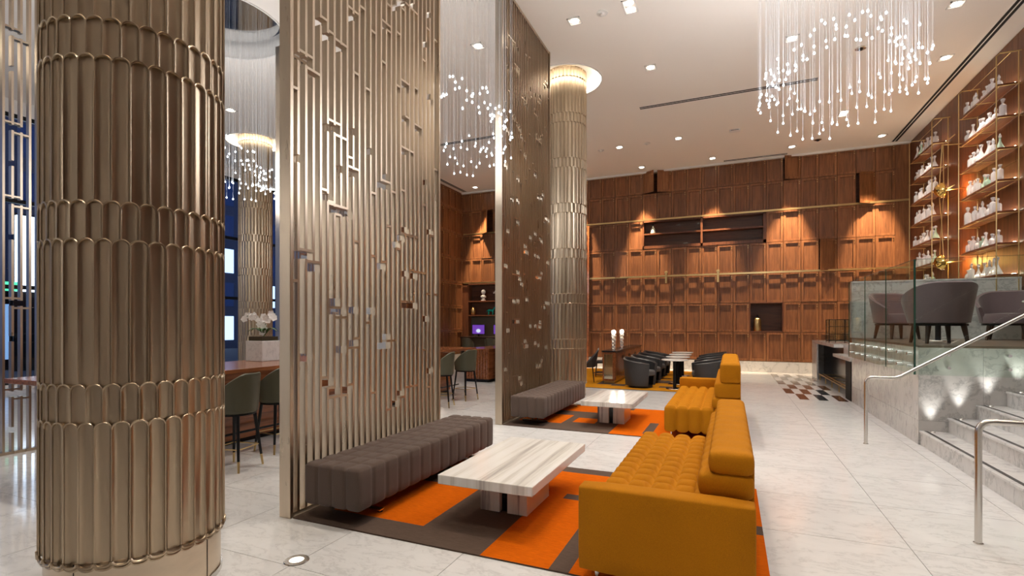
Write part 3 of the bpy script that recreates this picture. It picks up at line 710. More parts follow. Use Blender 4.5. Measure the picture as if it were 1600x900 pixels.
# glass balustrade
def balustrade(label, along_y):
    t = thing('glass_balustrade', label, 'balustrade')
    if along_y:
        n = 3; L = (YP-YW)/n
        for k in range(n):
            ya = YW-.044+k*L; p = BX(XW-.062, XW-.050, ya+.004, ya+L-.004, .93, 2.45).build('pane', M['pane'], t)
            BX(XW-.0625, XW-.0495, ya+L-.007, ya+L-.003, .93, 2.45).build('pane_edge', M['edgeglass'], p)
            BX(XW-.0625, XW-.0495, ya+.004, ya+L-.004, 2.449, 2.452).build('pane_edge', M['edgeglass'], p)
            for q in range(3):
                for z in (1.03, 1.20):
                    MB().tube([(XW-.085, ya+.2+q*.46, z), (XW, ya+.2+q*.46, z)], .02, 12).build('standoff', M['chrome'], t, smooth=True)
    else:
        n = 2; L = 1.31
        for k in range(n):
            xa = XW-.05+k*L; p = BX(xa+.004, xa+L-.004, YW-.062, YW-.050, .93, 2.45).build('pane', M['pane'], t)
            BX(xa+L-.007, xa+L-.003, YW-.0625, YW-.0495, .93, 2.45).build('pane_edge', M['edgeglass'], p)
            BX(xa+.004, xa+L-.004, YW-.0625, YW-.0495, 2.449, 2.452).build('pane_edge', M['edgeglass'], p)
            for q in range(2):
                for z in (1.03, 1.20):
                    MB().tube([(xa+.35+q*.6, YW-.085, z), (xa+.35+q*.6, YW, z)], .02, 12).build('standoff', M['chrome'], t, smooth=True)
        BX(XW-.066, XW-.046, YW-.066, YW-.046, .93, 2.45).build('corner_edge', M['edgeglass'], t)
balustrade('glass balustrade panels with steel standoffs along the platform side above the bar', True)
balustrade('glass balustrade panels along the platform edge above the stairs', False)
# handrails
def bend(a, b, c, n=6, r=.06):
    from mathutils import Vector as V
    a, b, c = V(a), V(b), V(c); p = b+(a-b).normalized()*r; q = b+(c-b).normalized()*r
    return [tuple(p*(1-t)**2+b*2*t*(1-t)+q*t*t) for t in [i/n for i in range(n+1)]]
def handrail(y, label):
    t = thing('handrail', label, 'handrail', (1.66, y, 0), group='steel stair handrails')
    a, b, c, d = (0,0,0), (0,0,.89), (.34,0,.89), (2.6,0,.89+2.26*.644)
    MB().tube([a]+bend(a,b,c,8,.09)+bend(b,c,d,5,.05)+[d], .0225, 14).build('rail', M['steel'], t, smooth=True)
    MB().lathe([(.03,0),(.03,.006),(.024,.008)], 16).build('base_ring', M['steel'], t, smooth=True)
    MB().tube([(2.3,0,.89+1.96*.644), (2.3,0,6*.188)], .018, 10).build('post', M['steel'], t, smooth=True)
handrail(8.06, 'steel stair handrail rising in front of the marble platform wall')
handrail(4.73, 'steel stair handrail in the right foreground')

# ================================================================== tub chairs and stools
def shell(rx, ry, z0, ztop, th=.05, n=28, flare=1.12, a_max=pi*.78, rake=.0):
    """curved wrap-around back, opening toward -y; ztop(s) with s 0 at the back and 1 at the arm tips"""
    b = MB()
    def pt(a, q, inner):
        s = abs(a)/a_max; zt = ztop(s); z = z0+(zt-z0)*q; k = 1+(flare-1)*q
        x = (rx*k-(th if inner else 0))*sin(a); y = (ry*k-(th if inner else 0))*cos(a)+rake*q*cos(a)
        return (x, y, z)
    m = 5
    rows = []
    for i in range(n+1):
        a = -a_max+2*a_max*i/n
        ring = [pt(a, q/m, False) for q in range(m+1)]
        o = pt(a, 1, False); e = pt(a, 1, True); ring += [((o[0]+e[0])/2, (o[1]+e[1])/2, o[2]+th*.35)]
        ring += [pt(a, q/m, True) for q in range(m, -1, -1)]
        rows.append(ring)
    K = len(rows[0]); v = [p for r_ in rows for p in r_]
    f = [(i*K+j, (i+1)*K+j, (i+1)*K+(j+1)%K, i*K+(j+1)%K) for i in range(n) for j in range(K)]
    f += [tuple(range(K)), tuple(n*K+j for j in range(K-1,-1,-1))]
    return b.add(v, f)
def stool_proto():
    t = thing('bar_stool', 'olive leather bar stool', 'bar stool', group='olive leather bar stools')
    shell(.225,.225,.66, lambda s: 1.05-.27*max(0,(s-.25)/.75)**1.3, .03, 24, 1.10, pi*.66).build('backrest', M['greenleather'], t, smooth=True, fixn=True)
    MB().lathe([(.0001,.62),(.20,.62),(.225,.635),(.225,.70),(.20,.725),(.0001,.73)], 24).build('seat', M['greenleather'], t, smooth=True)
    MB().cyl((0,0), .205, .60, .62, 24).build('seat_plate', M['blackmetal'], t)
    for sx in (-1,1):
        for sy2 in (-1,1):
            a = (sx*.13, sy2*.13, .61); e = (sx*.19, sy2*.19, .0); k = .12
            l = MB().tube([a, (e[0]+(a[0]-e[0])*k/.61, e[1]+(a[1]-e[1])*k/.61, k)], [.02,.014], 10).build('leg', M['blackmetal'], t, smooth=True)
            MB().tube([(e[0]+(a[0]-e[0])*k/.61, e[1]+(a[1]-e[1])*k/.61, k), e], [.0142,.011], 10).build('brass_tip', M['brass'], l, smooth=True)
    q = .165
    MB().tube([(-q,-q,.24),(q,-q,.24),(q,q,.24),(-q,q,.24)], .007, 6, closed=True).build('foot_ring', M['brass'], t)
    return t
st = stool_proto(); st.location = (-5.05, 3.95, 0); st.rotation_euler = (0,0,R(-78)); st['label'] = 'olive leather bar stool just right of the foreground column, at the walnut table'
dup(st, (-5.28, 4.72, 0), R(-95), 'olive leather bar stool half hidden by the near screen post, below the orchid')
dup(st, (-5.12, 8.45, 0), R(-75), 'olive leather bar stool seen in the gap right beside the near screen')
dup(st, (-5.14, 9.42, 0), R(-105), 'olive leather bar stool in the gap, nearer to the ribbed counter')
dup(st, (-9.35, 17.35, 0), R(180), 'dark stool with its back to us before the left computer screen')
dup(st, (-8.35, 17.35, 0), R(180), 'dark stool with its back to us before the right computer screen')
# long walnut table
t = thing('communal_table', 'long walnut communal table behind the near screen, carrying an orchid', 'table', (-6.1, 6.6, 0))
BX(-.63,.63,-3.95,3.95,1.0,1.05).build('table_top', M['tabwood'], t, bevel=.006)
BX(-.2,.06,-3.6,3.75,.06,1.0).build('base_panel', M['tabwood'], t); BX(-.16,.02,-3.55,3.7,0,.06).build('toe_kick', M['blackmetal'], t)
for s in (-3.0,-1,1,3.0): MB().tube([(.06,s,.2),(.3,s,.2)], .012, 8).build('rail_bracket', M['blackmetal'], t)
MB().tube([(.3,-3.5,.2),(.3,3.7,.2)], .015, 8).build('foot_rail', M['blackmetal'], t)
# orchid
t = thing('orchid_planter', 'white orchid in a square white stone planter on the walnut table', 'plant', (-6.42, 5.48, 1.05))
BX(-.17,.17,-.17,.17,0,.30).build('planter', M['floor'], t, bevel=.008)
BX(-.14,.14,-.14,.14,.30,.36).build('moss', mat('moss', (.05,.035,.015), .9), t)
random.seed(5); lf = mat('orchid_leaf', (.06,.16,.03), .4); pt_ = mat('orchid_petal', (.9,.88,.86), .5)
for k in range(6):
    a = k*1.05+.2; L = .22
    MB().grid(lambda u,v: ((L*u)*cos(a)-(.045*sin(pi*min(1,u+.08))*(v-.5)*2)*sin(a), (L*u)*sin(a)+(.045*sin(pi*min(1,u+.08))*(v-.5)*2)*cos(a), .36+.12*sin(pi*u*.8)+.02*abs(v-.5)), 6, 2).build('leaf', lf, t, smooth='all')
def petal_mesh():
    b = MB()
    for k in range(5):
        a = 2*pi*k/5
        b.grid(lambda u,v: ((.05*u)*cos(a)-(.026*sin(pi*(.1+.85*u))*(2*v-1))*sin(a), -.006*u*u, (.05*u)*sin(a)+(.026*sin(pi*(.1+.85*u))*(2*v-1))*cos(a)), 4, 2)
    b.lathe([(.0001,-.01),(.01,0),(.0001,.012)], 6); return b.mesh('blossom', pt_, smooth='all')
bl = petal_mesh()
for s in (-1, 1):
    pts = [(0,0,.34),(s*.03,0,.5),(s*.09,-.02,.64),(s*.2,-.03,.70),(s*.30,-.05,.66)]
    sm = MB().tube(pts, .005, 6).build('flower_stem', lf, t)
    for k in range(8):
        u = .35+.65*k/7; i = min(3, int(u*4)); q = u*4-i; p = [pts[i][j]*(1-q)+pts[i+1][j]*q for j in range(3)]
        o = link('blossom', bl, sm, (p[0]+random.uniform(-.03,.03), p[1]-.02+random.uniform(-.02,.02), p[2]+random.uniform(-.05,.03)), (random.uniform(-.4,.4), random.uniform(0,6), random.uniform(.3,1.2)))
for k in range(5): link('blossom', bl, t, (random.uniform(-.05,.05), -.04, .42+k*.06), (0, k, .7))
# ribbed counter, cabinet, bowl in the gap
t = thing('ribbed_counter', 'low walnut counter with ribbed front beyond the bar stools', 'counter', (-6.42, 13.4, 0))
BX(-.38,.38,-1.0,1.0,.08,.88).build('body', M['tabwood'], t); BX(-.40,.40,-1.03,1.03,.88,.92).build('counter_top', M['tabwood'], t); BX(-.34,.34,-.95,.95,0,.08).build('toe_kick', M['blackmetal'], t)
for k in range(9): MB().tube([(-.34+k*.085,-1.0,.09),(-.34+k*.085,-1.0,.87)], .032, 8).build('rib', M['tabwood'], t, smooth=True)
t = thing('side_cabinet', 'dark side cabinet with steel handle at the near end of the ribbed counter', 'cabinet', (-5.70, 13.0, 0))
BX(-.28,.28,-.3,.3,.06,.90).build('body', M['darkwood'], t); BX(-.29,.29,-.31,.31,.90,.92).build('top', M['blackm'], t); BX(-.25,.25,-.27,.27,0,.06).build('toe_kick', M['black'], t)
BX(.02,.25,-.31,-.30,.1,.86).box(-.25,-.02,-.31,-.30,.1,.86).build('door', M['blackmetal'], t); BX(.03,.06,-.335,-.31,.3,.72).build('handle', M['chrome'], t)
t = thing('fruit_bowl', 'small bowl of orange fruit on the dark side cabinet', 'bowl', (-5.80, 13.0, .92))
MB().lathe([(.05,0),(.05,.01),(.09,.03),(.13,.07),(.125,.07),(.085,.04),(.0001,.02)], 18).build('bowl', M['brass'], t, smooth=True)
for k in range(5): MB().lathe([(.0001,0),(.03,.012),(.04,.04),(.03,.068),(.0001,.08)], 12, (.055*cos(k*1.3), .055*sin(k*1.3), .035+.012*(k%2))).build('orange', mat('orange_peel', (.75,.22,.01), .45), t, smooth='all')
# desk, computers and ornaments in the far niche
t = thing('wall_desk', 'dark high desk built into the far left niche', 'desk', (-9.1, 18.25, 0))
BX(-.95,.95,-.28,.32,1.02,1.08).build('desk_top', M['darkwood'], t)
for s in (-.92,.92): BX(s-.025,s+.025,-.25,.3,0,1.02).build('side_panel', M['darkwood'], t)
def screen_mat():
    m = mat('monitor_picture', (.02,.02,.03), .2); t = NT(m); c = t.n('ShaderNodeTexCoord').outputs['Object']
    g = t.n('ShaderNodeTexGradient', {'gradient_type':'SPHERICAL'}, Vector=t.n('ShaderNodeMapping', Vector=c, Scale=(6,1,8), Location=(0,0,-1.9)).outputs[0])
    col = t.ramp(g.outputs[0], [(.1,(.16,.05,.42)),(.35,(.25,.12,.6)),(.5,(.7,.8,.95))])
    t.link(col, 'Emission Color'); t.b.inputs['Emission Strength'].default_value = 1.1; return m
M['screen'] = screen_mat()
def monitor(x, label):
    t = thing('monitor', label, 'monitor', (x, 18.3, 1.08), group='desk monitors')
    BX(-.29,.29,-.01,.03,.09,.50).build('housing', M['blackmetal'], t, bevel=.006); BX(-.27,.27,-.013,-.010,.115,.475).build('display', M['screen'], t)
    BX(-.03,.03,.0,.03,.01,.12).build('neck', M['blackmetal'], t); BX(-.12,.12,-.07,.07,0,.012).build('foot', M['blackmetal'], t)
monitor(-9.38, 'computer monitor with violet picture, fully visible in the far niche'); monitor(-8.42, 'computer monitor with violet picture, partly hidden by the far screen post')
spot((-8.6, 18.4, 1.90), 5, 120, .8, WARM, (-8.6, 18.5, 1.0), .05)
t = thing('bust_figurine', 'small white bust figurine on the upper niche shelf', 'figurine', (-9.35, 18.68, 2.55))
MB().lathe([(.10,0),(.10,.04),(.06,.06),(.05,.1),(.11,.13),(.12,.19),(.06,.235),(.045,.26)], 16).build('bust_base', M['white'], t, smooth=True)
MB().lathe([(.0001,.25),(.05,.27),(.085,.33),(.09,.39),(.06,.45),(.0001,.47)], 16).build('head', M['white'], t, smooth='all'); MB().lathe([(.0001,-.02),(.02,0),(.0001,.03)], 8, (0,-.09,.35)).build('nose', M['white'], t, smooth='all')
def quadruped(name, label, loc, m, s, rz=0, mane=False):
    t = thing(name, label, 'figurine', loc, rz)
    b = MB().tube([(-.16*s,0,.20*s),(-.08*s,0,.215*s),(.05*s,0,.205*s),(.13*s,0,.225*s)], [.045*s,.065*s,.06*s,.05*s], 10)
    b.tube([(.11*s,0,.23*s),(.17*s,0,.31*s),(.20*s,0,.345*s)], [.045*s,.034*s,.03*s], 10); b.tube([(.17*s,0,.35*s),(.24*s,0,.325*s),(.275*s,0,.30*s)], [.034*s,.03*s,.02*s], 10)
    b.build('body', m, t, smooth=True)
    for x in (-.13,.10):
        for y in (-.035,.035): MB().tube([(x*s,y*s,.19*s),((x+.012)*s,y*s,.1*s),(x*s,y*s,0)], [.026*s,.018*s,.016*s], 8).build('leg', m, t, smooth=True)
    MB().tube([(-.17*s,0,.22*s),(-.22*s,0,.2*s),(-.24*s,0,.12*s)], [.016*s,.014*s,.006*s], 8).build('tail', m, t, smooth=True)
    for y in (-.02,.02): MB().tube([(.185*s,y*s,.37*s),(.18*s,y*s,.405*s)], [.012*s,.003*s], 6).build('ear', m, t)
quadruped('dog_figurine', 'white dog figurine on the upper niche shelf, beside the far screen', (-8.62,18.68,2.55), M['white'], 1.0, R(180))
quadruped('horse_figurine', 'teal green horse figurine on the lower niche shelf', (-9.0,18.68,1.97), mat('teal_glaze', (.01,.30,.25), .25), .85)
t = thing('gold_vase', 'egg shaped golden vase on the lower niche shelf', 'vase', (-9.82,18.68,1.97))
MB().lathe([(.05,0),(.09,.05),(.11,.14),(.10,.22),(.06,.29),(.04,.31)], 18).build('body', M['brass'], t, smooth=True); MB().lathe([(.045,.305),(.05,.315),(.03,.335),(.0001,.34)], 16).build('lid', M['brass'], t, smooth=True)

# ================================================================== mauve chairs on the platform
def mauve_proto():
    t = thing('tub_chair', 'mauve tub chair', 'chair', group='mauve tub chairs')
    shell(.36,.34,.30, lambda s: .86-.30*max(0,(s-.22)/.78)**1.7, .06, 32, 1.20, pi*.70, .03).build('backrest', M['mauve'], t, smooth=True, fixn=True)
    MB().lathe([(.0001,.28),(.30,.28),(.345,.30),(.35,.40),(.32,.46),(.0001,.475)], 28, (0,-.02,0)).build('seat', M['mauve'], t, smooth=True)
    MB().cyl((0,0), .335, .255, .285, 28).build('seat_plate', M['blackmetal'], t)
    for sx in (-1,1):
        for sy2 in (-1,1): MB().tube([(sx*.21,sy2*.20,.27),(sx*.245,sy2*.235,0)], [.036,.021], 10).build('leg', M['darkwood'], t, smooth=True)
    return t
mc = mauve_proto(); mc.location = (2.79, 9.25, PF); mc.rotation_euler = (0,0,R(188)); mc['label'] = 'large mauve tub chair with its back turned, behind the glass corner'
dup(mc, (2.86, 11.55, PF), R(20), 'mauve tub chair facing us at the marble parapet, left of the nearest one')
dup(mc, (4.43, 11.50, PF), R(-25), 'mauve tub chair at the right picture edge behind the handrail')
def cafe_table(x, y, z, label, r=.30, h=.72, grp='round white café tables'):
    t = thing('round_table', label, 'table', (x,y,z+(.0125 if z == 0 else 0)), group=grp)
    MB().lathe([(.0001,h-.03),(r-.01,h-.03),(r,h-.022),(r,h-.004),(r-.006,h),(.0001,h)], 28).build('table_top', M['white'], t, smooth=True)
    MB().cyl((0,0), .04, .03, h-.03, 14).build('pedestal', M['blackmetal'], t, smooth=True); MB().lathe([(.0001,.035),(.06,.03),(.2,.012),(.21,0)], 24).build('base', M['chrome'], t, smooth=True)
cafe_table(3.20, 10.62, PF, 'small round white table between the mauve chairs behind the glass corner', .28, .66); cafe_table(4.62, 10.75, PF, 'small round white table at the right edge behind the handrail', .28, .66)

# ================================================================== brass shelving with decanters
M['bottle'] = mat('cut_glass', (.97,.98,1), .05, trans=.58, ior=1.3); M['bottle_g'] = mat('green_cut_glass', (.62,.85,.72), .05, trans=.58, ior=1.3)
M['led'] = glow('shelf_led', (1,.85,.64), 34)
def prof(kind):
    return [ [(.0001,0),(.055,0),(.06,.01),(.06,.13),(.05,.155),(.02,.165),(.018,.20),(.028,.205)],
             [(.0001,0),(.07,0),(.075,.012),(.06,.06),(.03,.13),(.017,.17),(.016,.23),(.026,.235)],
             [(.0001,0),(.045,0),(.05,.01),(.058,.07),(.045,.12),(.018,.14),(.017,.17),(.026,.175)],
             [(.0001,0),(.048,0),(.05,.008),(.05,.19),(.035,.215),(.017,.225),(.017,.255),(.027,.26)] ][kind]
stop = [ [(.012,-.02),(.014,.002),(.02,.01),(.032,.03),(.03,.05),(.0001,.066)], [(.012,-.02),(.013,.002),(.026,.02),(.014,.06),(.0001,.085)], [(.012,-.02),(.016,.004),(.03,.022),(.03,.036),(.0001,.046)] ]
bm_ = {(k,g): MB().lathe(prof(k), 14 if k != 0 else 8).mesh('decanter_body', M['bottle_g' if g else 'bottle'], smooth=True) for k in range(4) for g in (0,1)}
sm_ = [MB().lathe(p, 10).mesh('stopper', M['bottle'], smooth='all') for p in stop]
random.seed(42)
ordn = 'top second third fourth fifth sixth lowest'.split()
SH_Z = [6.08-.594*k for k in range(7)]
def shelf_unit(y0, y1, which):
    t = thing('brass_shelf_unit', 'brass framed wall shelving on the right wall, '+which+' unit with wooden shelves', 'shelving', (4.94, (y0+y1)/2, 0), group='brass decanter shelves')
    L = (y1-y0)/2; xf = -.36; zt = 6.66
    for s in (-1, 1):
        MB().tube([(-.04, s*L, 1.9)]+[(-.04, s*L, zt)], .011, 8).build('rear_post', M['brass'], t)
        MB().tube([(xf, s*L, 1.9), (xf, s*L, zt-.05), (xf+.05, s*L, zt), (.0, s*L, zt)], .011, 8).build('front_post', M['brass'], t)
    MB().tube([(-.16,-L,zt-.02),(-.16,L,zt-.02)], .007, 6).build('top_rod', M['brass'], t)
    for k, z in enumerate(SH_Z):
        sh = BX(xf+.03, -.03, -L+.03, L-.03, z-.018, z+.018).build('shelf', M['shelfwood'], t, bevel=.003)
        for s in (-1, 1): MB().tube([(xf, s*L, z-.03),(-.0, s*L, z-.03)], .009, 6).build('shelf_bracket', M['brass'], sh)
        MB().tube([(xf+.05,-L,z-.03),(xf+.05,L,z-.03)], .007, 6).build('shelf_rod', M['brass'], sh); MB().tube([(xf,0,z-.03),(-.03,0,z-.03)], .006, 6).build('cross_rod', M['brass'], sh)
        BX(-.075, -.055, -L+.06, L-.06, z+.018, z+.030).build('led_strip', M['led'], sh)
        ys = []; y = L-.15
        while y > -L+.14: ys.append(y); y -= random.uniform(.19,.25)
        for q, y in enumerate(ys):
            kd = random.randrange(4); g = 1 if random.random() < .12 else 0
            d = thing('decanter', '%s glass decanter, %s from the left, %s shelf, %s brass unit' % ('green tinted' if g else 'clear', 'first second third fourth fifth sixth seventh eighth'.split()[q], ordn[k], which), 'decanter', (4.94-.24+random.uniform(-.025,.03), (y0+y1)/2+y, z+.0185), random.uniform(0,6), 'decanters on the brass shelves')
            sc = random.uniform(1.0, 1.22); d.scale = (sc, sc, sc)
            link('body', bm_[(kd,g)], d); link('stopper', sm_[random.randrange(3)], d, (0,0,prof(kd)[-1][1]))
shelf_unit(12.3, 14.0, 'nearer'); shelf_unit(15.6, 17.3, 'farther')
for (a, z) in ((13.2,6.9),(16.4,6.9)):
    spot((3.3, a-.3, CEIL-.05), 420, 44, .7, WARM, (4.85, a, 4.4), .06)
# gold dome lamps between the units
def gold_lamp(z, label):
    t = thing('gold_dome_lamp', label, 'lamp', (4.47, 14.72, z), group='gold dome lamps')
    MB().lathe([(.0001,-.11),(.06,-.10),(.12,-.065),(.165,0),(.175,.05),(.168,.05),(.155,.0),(.11,-.055),(.05,-.085),(.0001,-.095)], 28).build('dome', M['gold'], t, rot=(R(0),R(78),0), smooth=True)
    MB().lathe([(.170,.046),(.185,.05),(.185,.06),(.168,.062)], 28, cap=False).build('dome_rim', M['gold'], t, rot=(0,R(78),0), smooth=True)
    MB().lathe([(.0001,-.05),(.035,-.035),(.05,0),(.035,.035),(.0001,.05)], 14).build('bulb', glow('amber_bulb', (1,.42,.08), 60), t, (.05,0,.0), smooth='all')
    MB().tube([(.02,0,0),(.46,0,.02)], .012, 8).build('arm', M['brass'], t); MB().tube([(.05,-.03,0),(.10,-.55,.0)], .012, 8).build('side_arm', M['brass'], t)
    l = bpy.data.lights.new('lamp_light', 'POINT'); l.energy = 26; l.color = (1,.50,.14); l.shadow_soft_size = .05; o = bpy.data.objects.new('lamp_light', l); COL.objects.link(o); o.location = (4.66, 14.66, z)
gold_lamp(4.69, 'upper polished gold dome lamp between the brass shelf units'); gold_lamp(3.02, 'lower polished gold dome lamp between the brass shelf units')
for k, (za, zb_) in enumerate(((5.75,4.82),(4.56,3.15))):
    t = thing('lamp_strap', ('upper' if k == 0 else 'lower')+' pair of brass straps '+('holding the upper gold dome' if k == 0 else 'joining the two gold domes'), 'strap', (4.50, 14.72, 0))
    for s in (-1, 1): MB().tube([(.02, s*.03, za), (0, s*.13, zb_)] if k == 0 else [(0, s*.13, za), (0, -s*.02, (za+zb_)/2), (0, -s*.12, zb_)], .010, 6).build('strap', M['brass'], t)
MB_ = MB().tube([(4.97,14.72,5.72),(4.50,14.72,5.75),(4.52,14.02,5.75)], .012, 8).build('lamp_bracket', M['brass']); tag(MB_, 'brass bracket carrying the straps above the upper gold dome', 'bracket')

# ================================================================== marble bar beyond the platform
t = thing('marble_bar', 'grey marble bar with two counter heights left of the glass balustrade', 'bar', (2.28, 15.0, 0))
BX(0,.62,-.8,2.7,1.03,1.11).build('upper_top', M['wallm'], t, bevel=.004); BX(-.02,.45,-2.68,-.8,.82,.89).build('lower_top', M['wallm'], t, bevel=.004)
BX(.2,.26,-2.68,-.8,.89,1.11).build('lower_upstand', M['wallm'], t); BX(0,.04,1.8,2.7,0,1.03).build('end_panel', M['wallm'], t, bevel=.003); BX(.04,.62,2.66,2.7,0,1.03).build('end_return', M['wallm'], t)
BX(0,.05,-2.68,-2.15,0,.82).build('black_panel', M['matteblack'], t); BX(.30,.36,-2.15,2.66,0,1.03).build('back_panel', M['blackm'], t); BX(.36,.6,-2.6,2.66,0,.82).build('back_bar_body', M['darkwood'], t)
for dx in (0,.1): MB().tube([(.06+dx,-2.12,.17),(.06+dx,1.78,.17)], .018, 10).build('foot_rail', M['brass'], t, smooth=True)
for k in range(5):
    yy = -2.0+k*.9; MB().tube([(.06,yy,.0),(.06,yy,.17)], .012, 8).tube([(.06,yy,.17),(.30,yy,.17)], .010, 8).build('rail_post', M['brass'], t)
t = thing('display_cage', 'glass box with a black wire grid frame standing on the marble bar', 'display case', (2.58, 15.55, 1.11))
e = MB()
X_, Y_, Z_ = .22, .22, .60
for x in (-X_, X_):
    for y in (-Y_, Y_): e.tube([(x,y,0),(x,y,Z_)], .009, 6)
for z in (.06,.22,.42,Z_): e.tube([(-X_,-Y_,z),(X_,-Y_,z),(X_,Y_,z),(-X_,Y_,z)], .007, 6, closed=True)
e.tube([(-.08,-Y_,0),(-.08,-Y_,Z_)], .007, 6).tube([(.12,-Y_,0),(.12,-Y_,Z_)], .007, 6).build('wire_frame', M['blackmetal'], t)
for q in ((-X_,X_,-Y_-.002,-Y_+.002), (-X_,X_,Y_-.002,Y_+.002), (-X_-.002,-X_+.002,-Y_,Y_), (X_-.002,X_+.002,-Y_,Y_)): BX(*q, .03, Z_).build('pane', M['pane'], t)
BX(-X_,X_,-Y_,Y_,.03,.05).build('base_plate', M['chrome'], t)
t = thing('gold_jar', 'golden jar with black lid standing in the square cabinet niche', 'jar', (.83, 18.72, ROWS[1]+.031))
MB().lathe([(.0001,0),(.10,0),(.115,.02),(.115,.36),(.09,.42),(.06,.44)], 20).build('body', M['brass'], t, smooth=True); MB().lathe([(.065,.44),(.07,.46),(.03,.48),(.025,.53),(.0001,.55)], 16).build('lid', M['blackmetal'], t, smooth=True)
t = thing('white_bottle', 'small pale bottle alone on the long open niche shelf', 'bottle', (-2.55, 18.70, ROWS[4]+.551))
MB().lathe([(.0001,0),(.085,0),(.09,.02),(.07,.16),(.03,.22),(.028,.27),(.04,.275)], 16).build('body', mat('pale_glass', (.75,.8,.7), .15, trans=.3), t, smooth=True); MB().lathe([(.03,.27),(.045,.30),(.02,.35),(.0001,.36)], 12).build('stopper', M['blackmetal'], t, smooth=True)

# ================================================================== distant lounge
t = thing('credenza', 'long walnut credenza with mirrored end carrying two candle lamps', 'sideboard', (-2.97, 15.5, .0125))
BX(-.17,.17,-2.1,2.1,.07,.83).build('body', M['tabwood'], t); BX(-.19,.19,-2.13,2.13,.83,.87).build('top', M['blackm'], t); BX(-.14,.14,-2.05,2.05,0,.07).build('plinth', M['brass'], t)
BX(-.13,.10,-2.106,-2.10,.12,.78).build('mirror_panel', mat('mirror', (.80,.76,.62), .05, 1), t)
for k in range(4): BX(.17,.182,-2.05+k*1.03,-1.06+k*1.03,.1,.8).build('door', M['tabwood'], t); BX(.182,.195,-1.22+k*1.03,-1.12+k*1.03,.62,.70).build('pull', M['blackmetal'], t)
def candle(x, y, label):
    t = thing('candle_lamp', label, 'lamp', (x,y,.883), group='candle lamps on the credenza')
    z = .0
    MB().lathe([(.0001,0),(.06,0),(.06,.012),(.02,.02)], 18).build('foot', M['chrome'], t, smooth=True)
    g = mat('crystal_ball', (1,1,1), .02, trans=.8, ior=1.4)
    for k, r in enumerate((.055,.06,.065,.07)):
        MB().lathe([(.0001,-r)]+[(r*cos(a), r*sin(a)) for a in [-1.2+.4*i for i in range(7)]]+[(.0001,r)], 16, (0,0,.02+r*.9+z)).build('glass_ball', g, t, smooth='all'); z += r*1.62
    MB().lathe([(.0001,-.06),(.045,-.045),(.062,0),(.05,.045),(.0001,.065)], 14, (0,0,z+.08)).build('bulb', glow('candle_bulb', (1,.82,.55), 24), t, smooth='all')
    l = bpy.data.lights.new('candle_light', 'POINT'); l.energy = 10; l.color = WARM; l.shadow_soft_size = .07; o = bpy.data.objects.new('candle_light', l); COL.objects.link(o); o.location = (x,y-.12,.87+z+.22)
candle(-2.96, 13.95, 'left candle lamp of stacked glass balls on the credenza, nearer one'); candle(-2.96, 15.1, 'right candle lamp of stacked glass balls on the credenza, farther one')
def lounge_proto():
    t = thing('lounge_chair', 'charcoal tub chair', 'chair', group='charcoal tub chairs')
    shell(.37,.37,.05, lambda s: .74-.15*s, .06, 28, 1.15, pi*.80).build('shell', M['blackleather'], t, smooth=True, fixn=True)
    MB().lathe([(.0001,.30),(.30,.30),(.33,.32),(.33,.40),(.30,.43),(.0001,.44)], 24, (0,-.03,0)).build('seat', mat('grey_cushion', (.12,.12,.12), .5), t, smooth=True)
    MB().cyl((0,0), .30, .0, .06, 24).build('base', M['blackmetal'], t)
    return t
lc = lounge_proto(); first = True
ordw = 'nearest second third farthest'.split()
for k in range(4):
    y = 13.0+1.08*k
    for s in (-1, 1):
        lab = '%s charcoal tub chair in the row %s the small white tables' % (ordw[k], 'left of' if s < 0 else 'right of')
        if first: lc.location = (-2.08, y, .0125); lc.rotation_euler = (0,0,R(75)); lc['label'] = lab; first = False
        else: dup(lc, (-2.08 if s < 0 else -.52, y+(.0 if s < 0 else .35), .0125), R(75 if s < 0 else -80), lab)
    tb = cafe_table(-1.25-.03*k, 12.95+1.12*k, 0, '%s small white topped table between the charcoal tub chairs' % ordw[k], .31, .72, 'white tables in the distant lounge')
def dining_chair(x, y, rz, label):
    t = thing('dining_chair', label, 'chair', (x,y,.02), rz, 'dark dining chairs')
    shell(.25,.25,.42, lambda s: .92-.42*s**1.4, .03, 20, 1.12, pi*.5, .06).build('backrest', M['blackleather'], t, smooth=True, fixn=True)
    MB().lathe([(.0001,.40),(.23,.40),(.25,.42),(.25,.46),(.22,.48),(.0001,.485)], 20).build('seat', M['blackleather'], t, smooth=True)
    for sx in (-1,1):
        for sy2 in (-1,1): MB().tube([(sx*.16,sy2*.16,.41),(sx*.2,sy2*.2,0)], [.017,.011], 8).build('leg', M['darkwood'], t, smooth=True)
dining_chair(-3.62, 13.55, R(-75), 'dark dining chair left of the credenza, just past the second column')
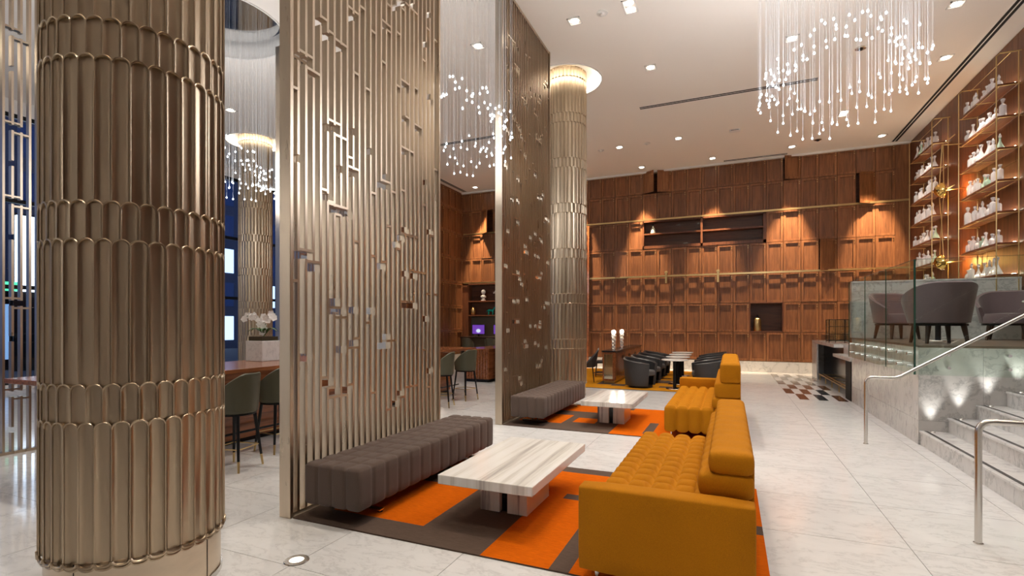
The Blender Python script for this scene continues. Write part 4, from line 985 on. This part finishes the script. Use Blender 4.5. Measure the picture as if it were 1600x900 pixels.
dining_chair(-3.55, 15.1, R(-75), 'dark dining chair farther back behind the credenza')
cafe_table(-4.35, 13.9, 0, 'white table left of the credenza, cut off by the second column', .42, .75, 'white tables in the distant lounge')

# ================================================================== the street outside
st_ = tag(BX(-60, -16.2, -30, 40, -.3, -.15).build('street', mat('asphalt', (.05,.05,.06), .7)), kind='structure')
def building(x, y0, y1, h, label, col, lit, seed):
    t = thing('office_building', label, 'building', (x, (y0+y1)/2, -.15)); L = (y1-y0)/2
    BX(-6, 0, -L, L, 0, h).build('wall', mat('facade', col, .6), t); random.seed(seed)
    g = mat('dark_pane', (.05,.10,.22), .1, .3); lm = glow('lit_pane', lit, 2.2)
    a = -L+.4
    while a < L-1.2:
        z = .6
        while z < h-2:
            BX(-.01, .03, a, a+1.3, z, z+1.7).build('window', lm if random.random() < .18 else g, t); z += 2.4
        a += 1.8
building(-30, -2, 9, 19, 'blue grey office building across the street behind the left screen', (.10,.11,.15), (.75,.85,1.0), 2)
building(-33, 9.5, 34, 22, 'dark blue office tower across the street behind the distant column', (.07,.08,.12), (.6,.75,1.0), 4)
t = thing('light_box', 'tall white illuminated shop display across the street', 'display', (-24, 10.2, -.15)); BX(-.2,0,-.36,.36,2.95,5.75).build('panel', glow('display_white', (.9,.95,1), 4), t); BX(-.25,-.2,-.40,.40,0,5.85).build('frame', M['blackmetal'], t)
t = thing('green_sign', 'small green lit sign across the street', 'sign', (-22, 8.87, 0)); BX(-.1,0,-.22,.22,2.7,3.0).build('panel', glow('sign_green', (.05,.8,.3), 2), t); BX(-.08,-.02,-.04,.04,-.15,2.7).build('post', M['blackmetal'], t)
t = thing('shop_front', 'glowing pale blue shop window across the street beneath the white display', 'shop window', (-25.2, 10.6, -.15))
BX(-1.5,0,-1.6,1.6,0,.4).box(-1.5,0,-1.6,1.6,2.5,3.0).build('frame', M['blackmetal'], t)
for k in range(4): BX(-.06,-.02,-1.55+k*.79,-.84+k*.79,.4,2.5).build('pane', glow('shop_pane', (.35,.6,.95), .8 if k % 2 else 1.3), t)
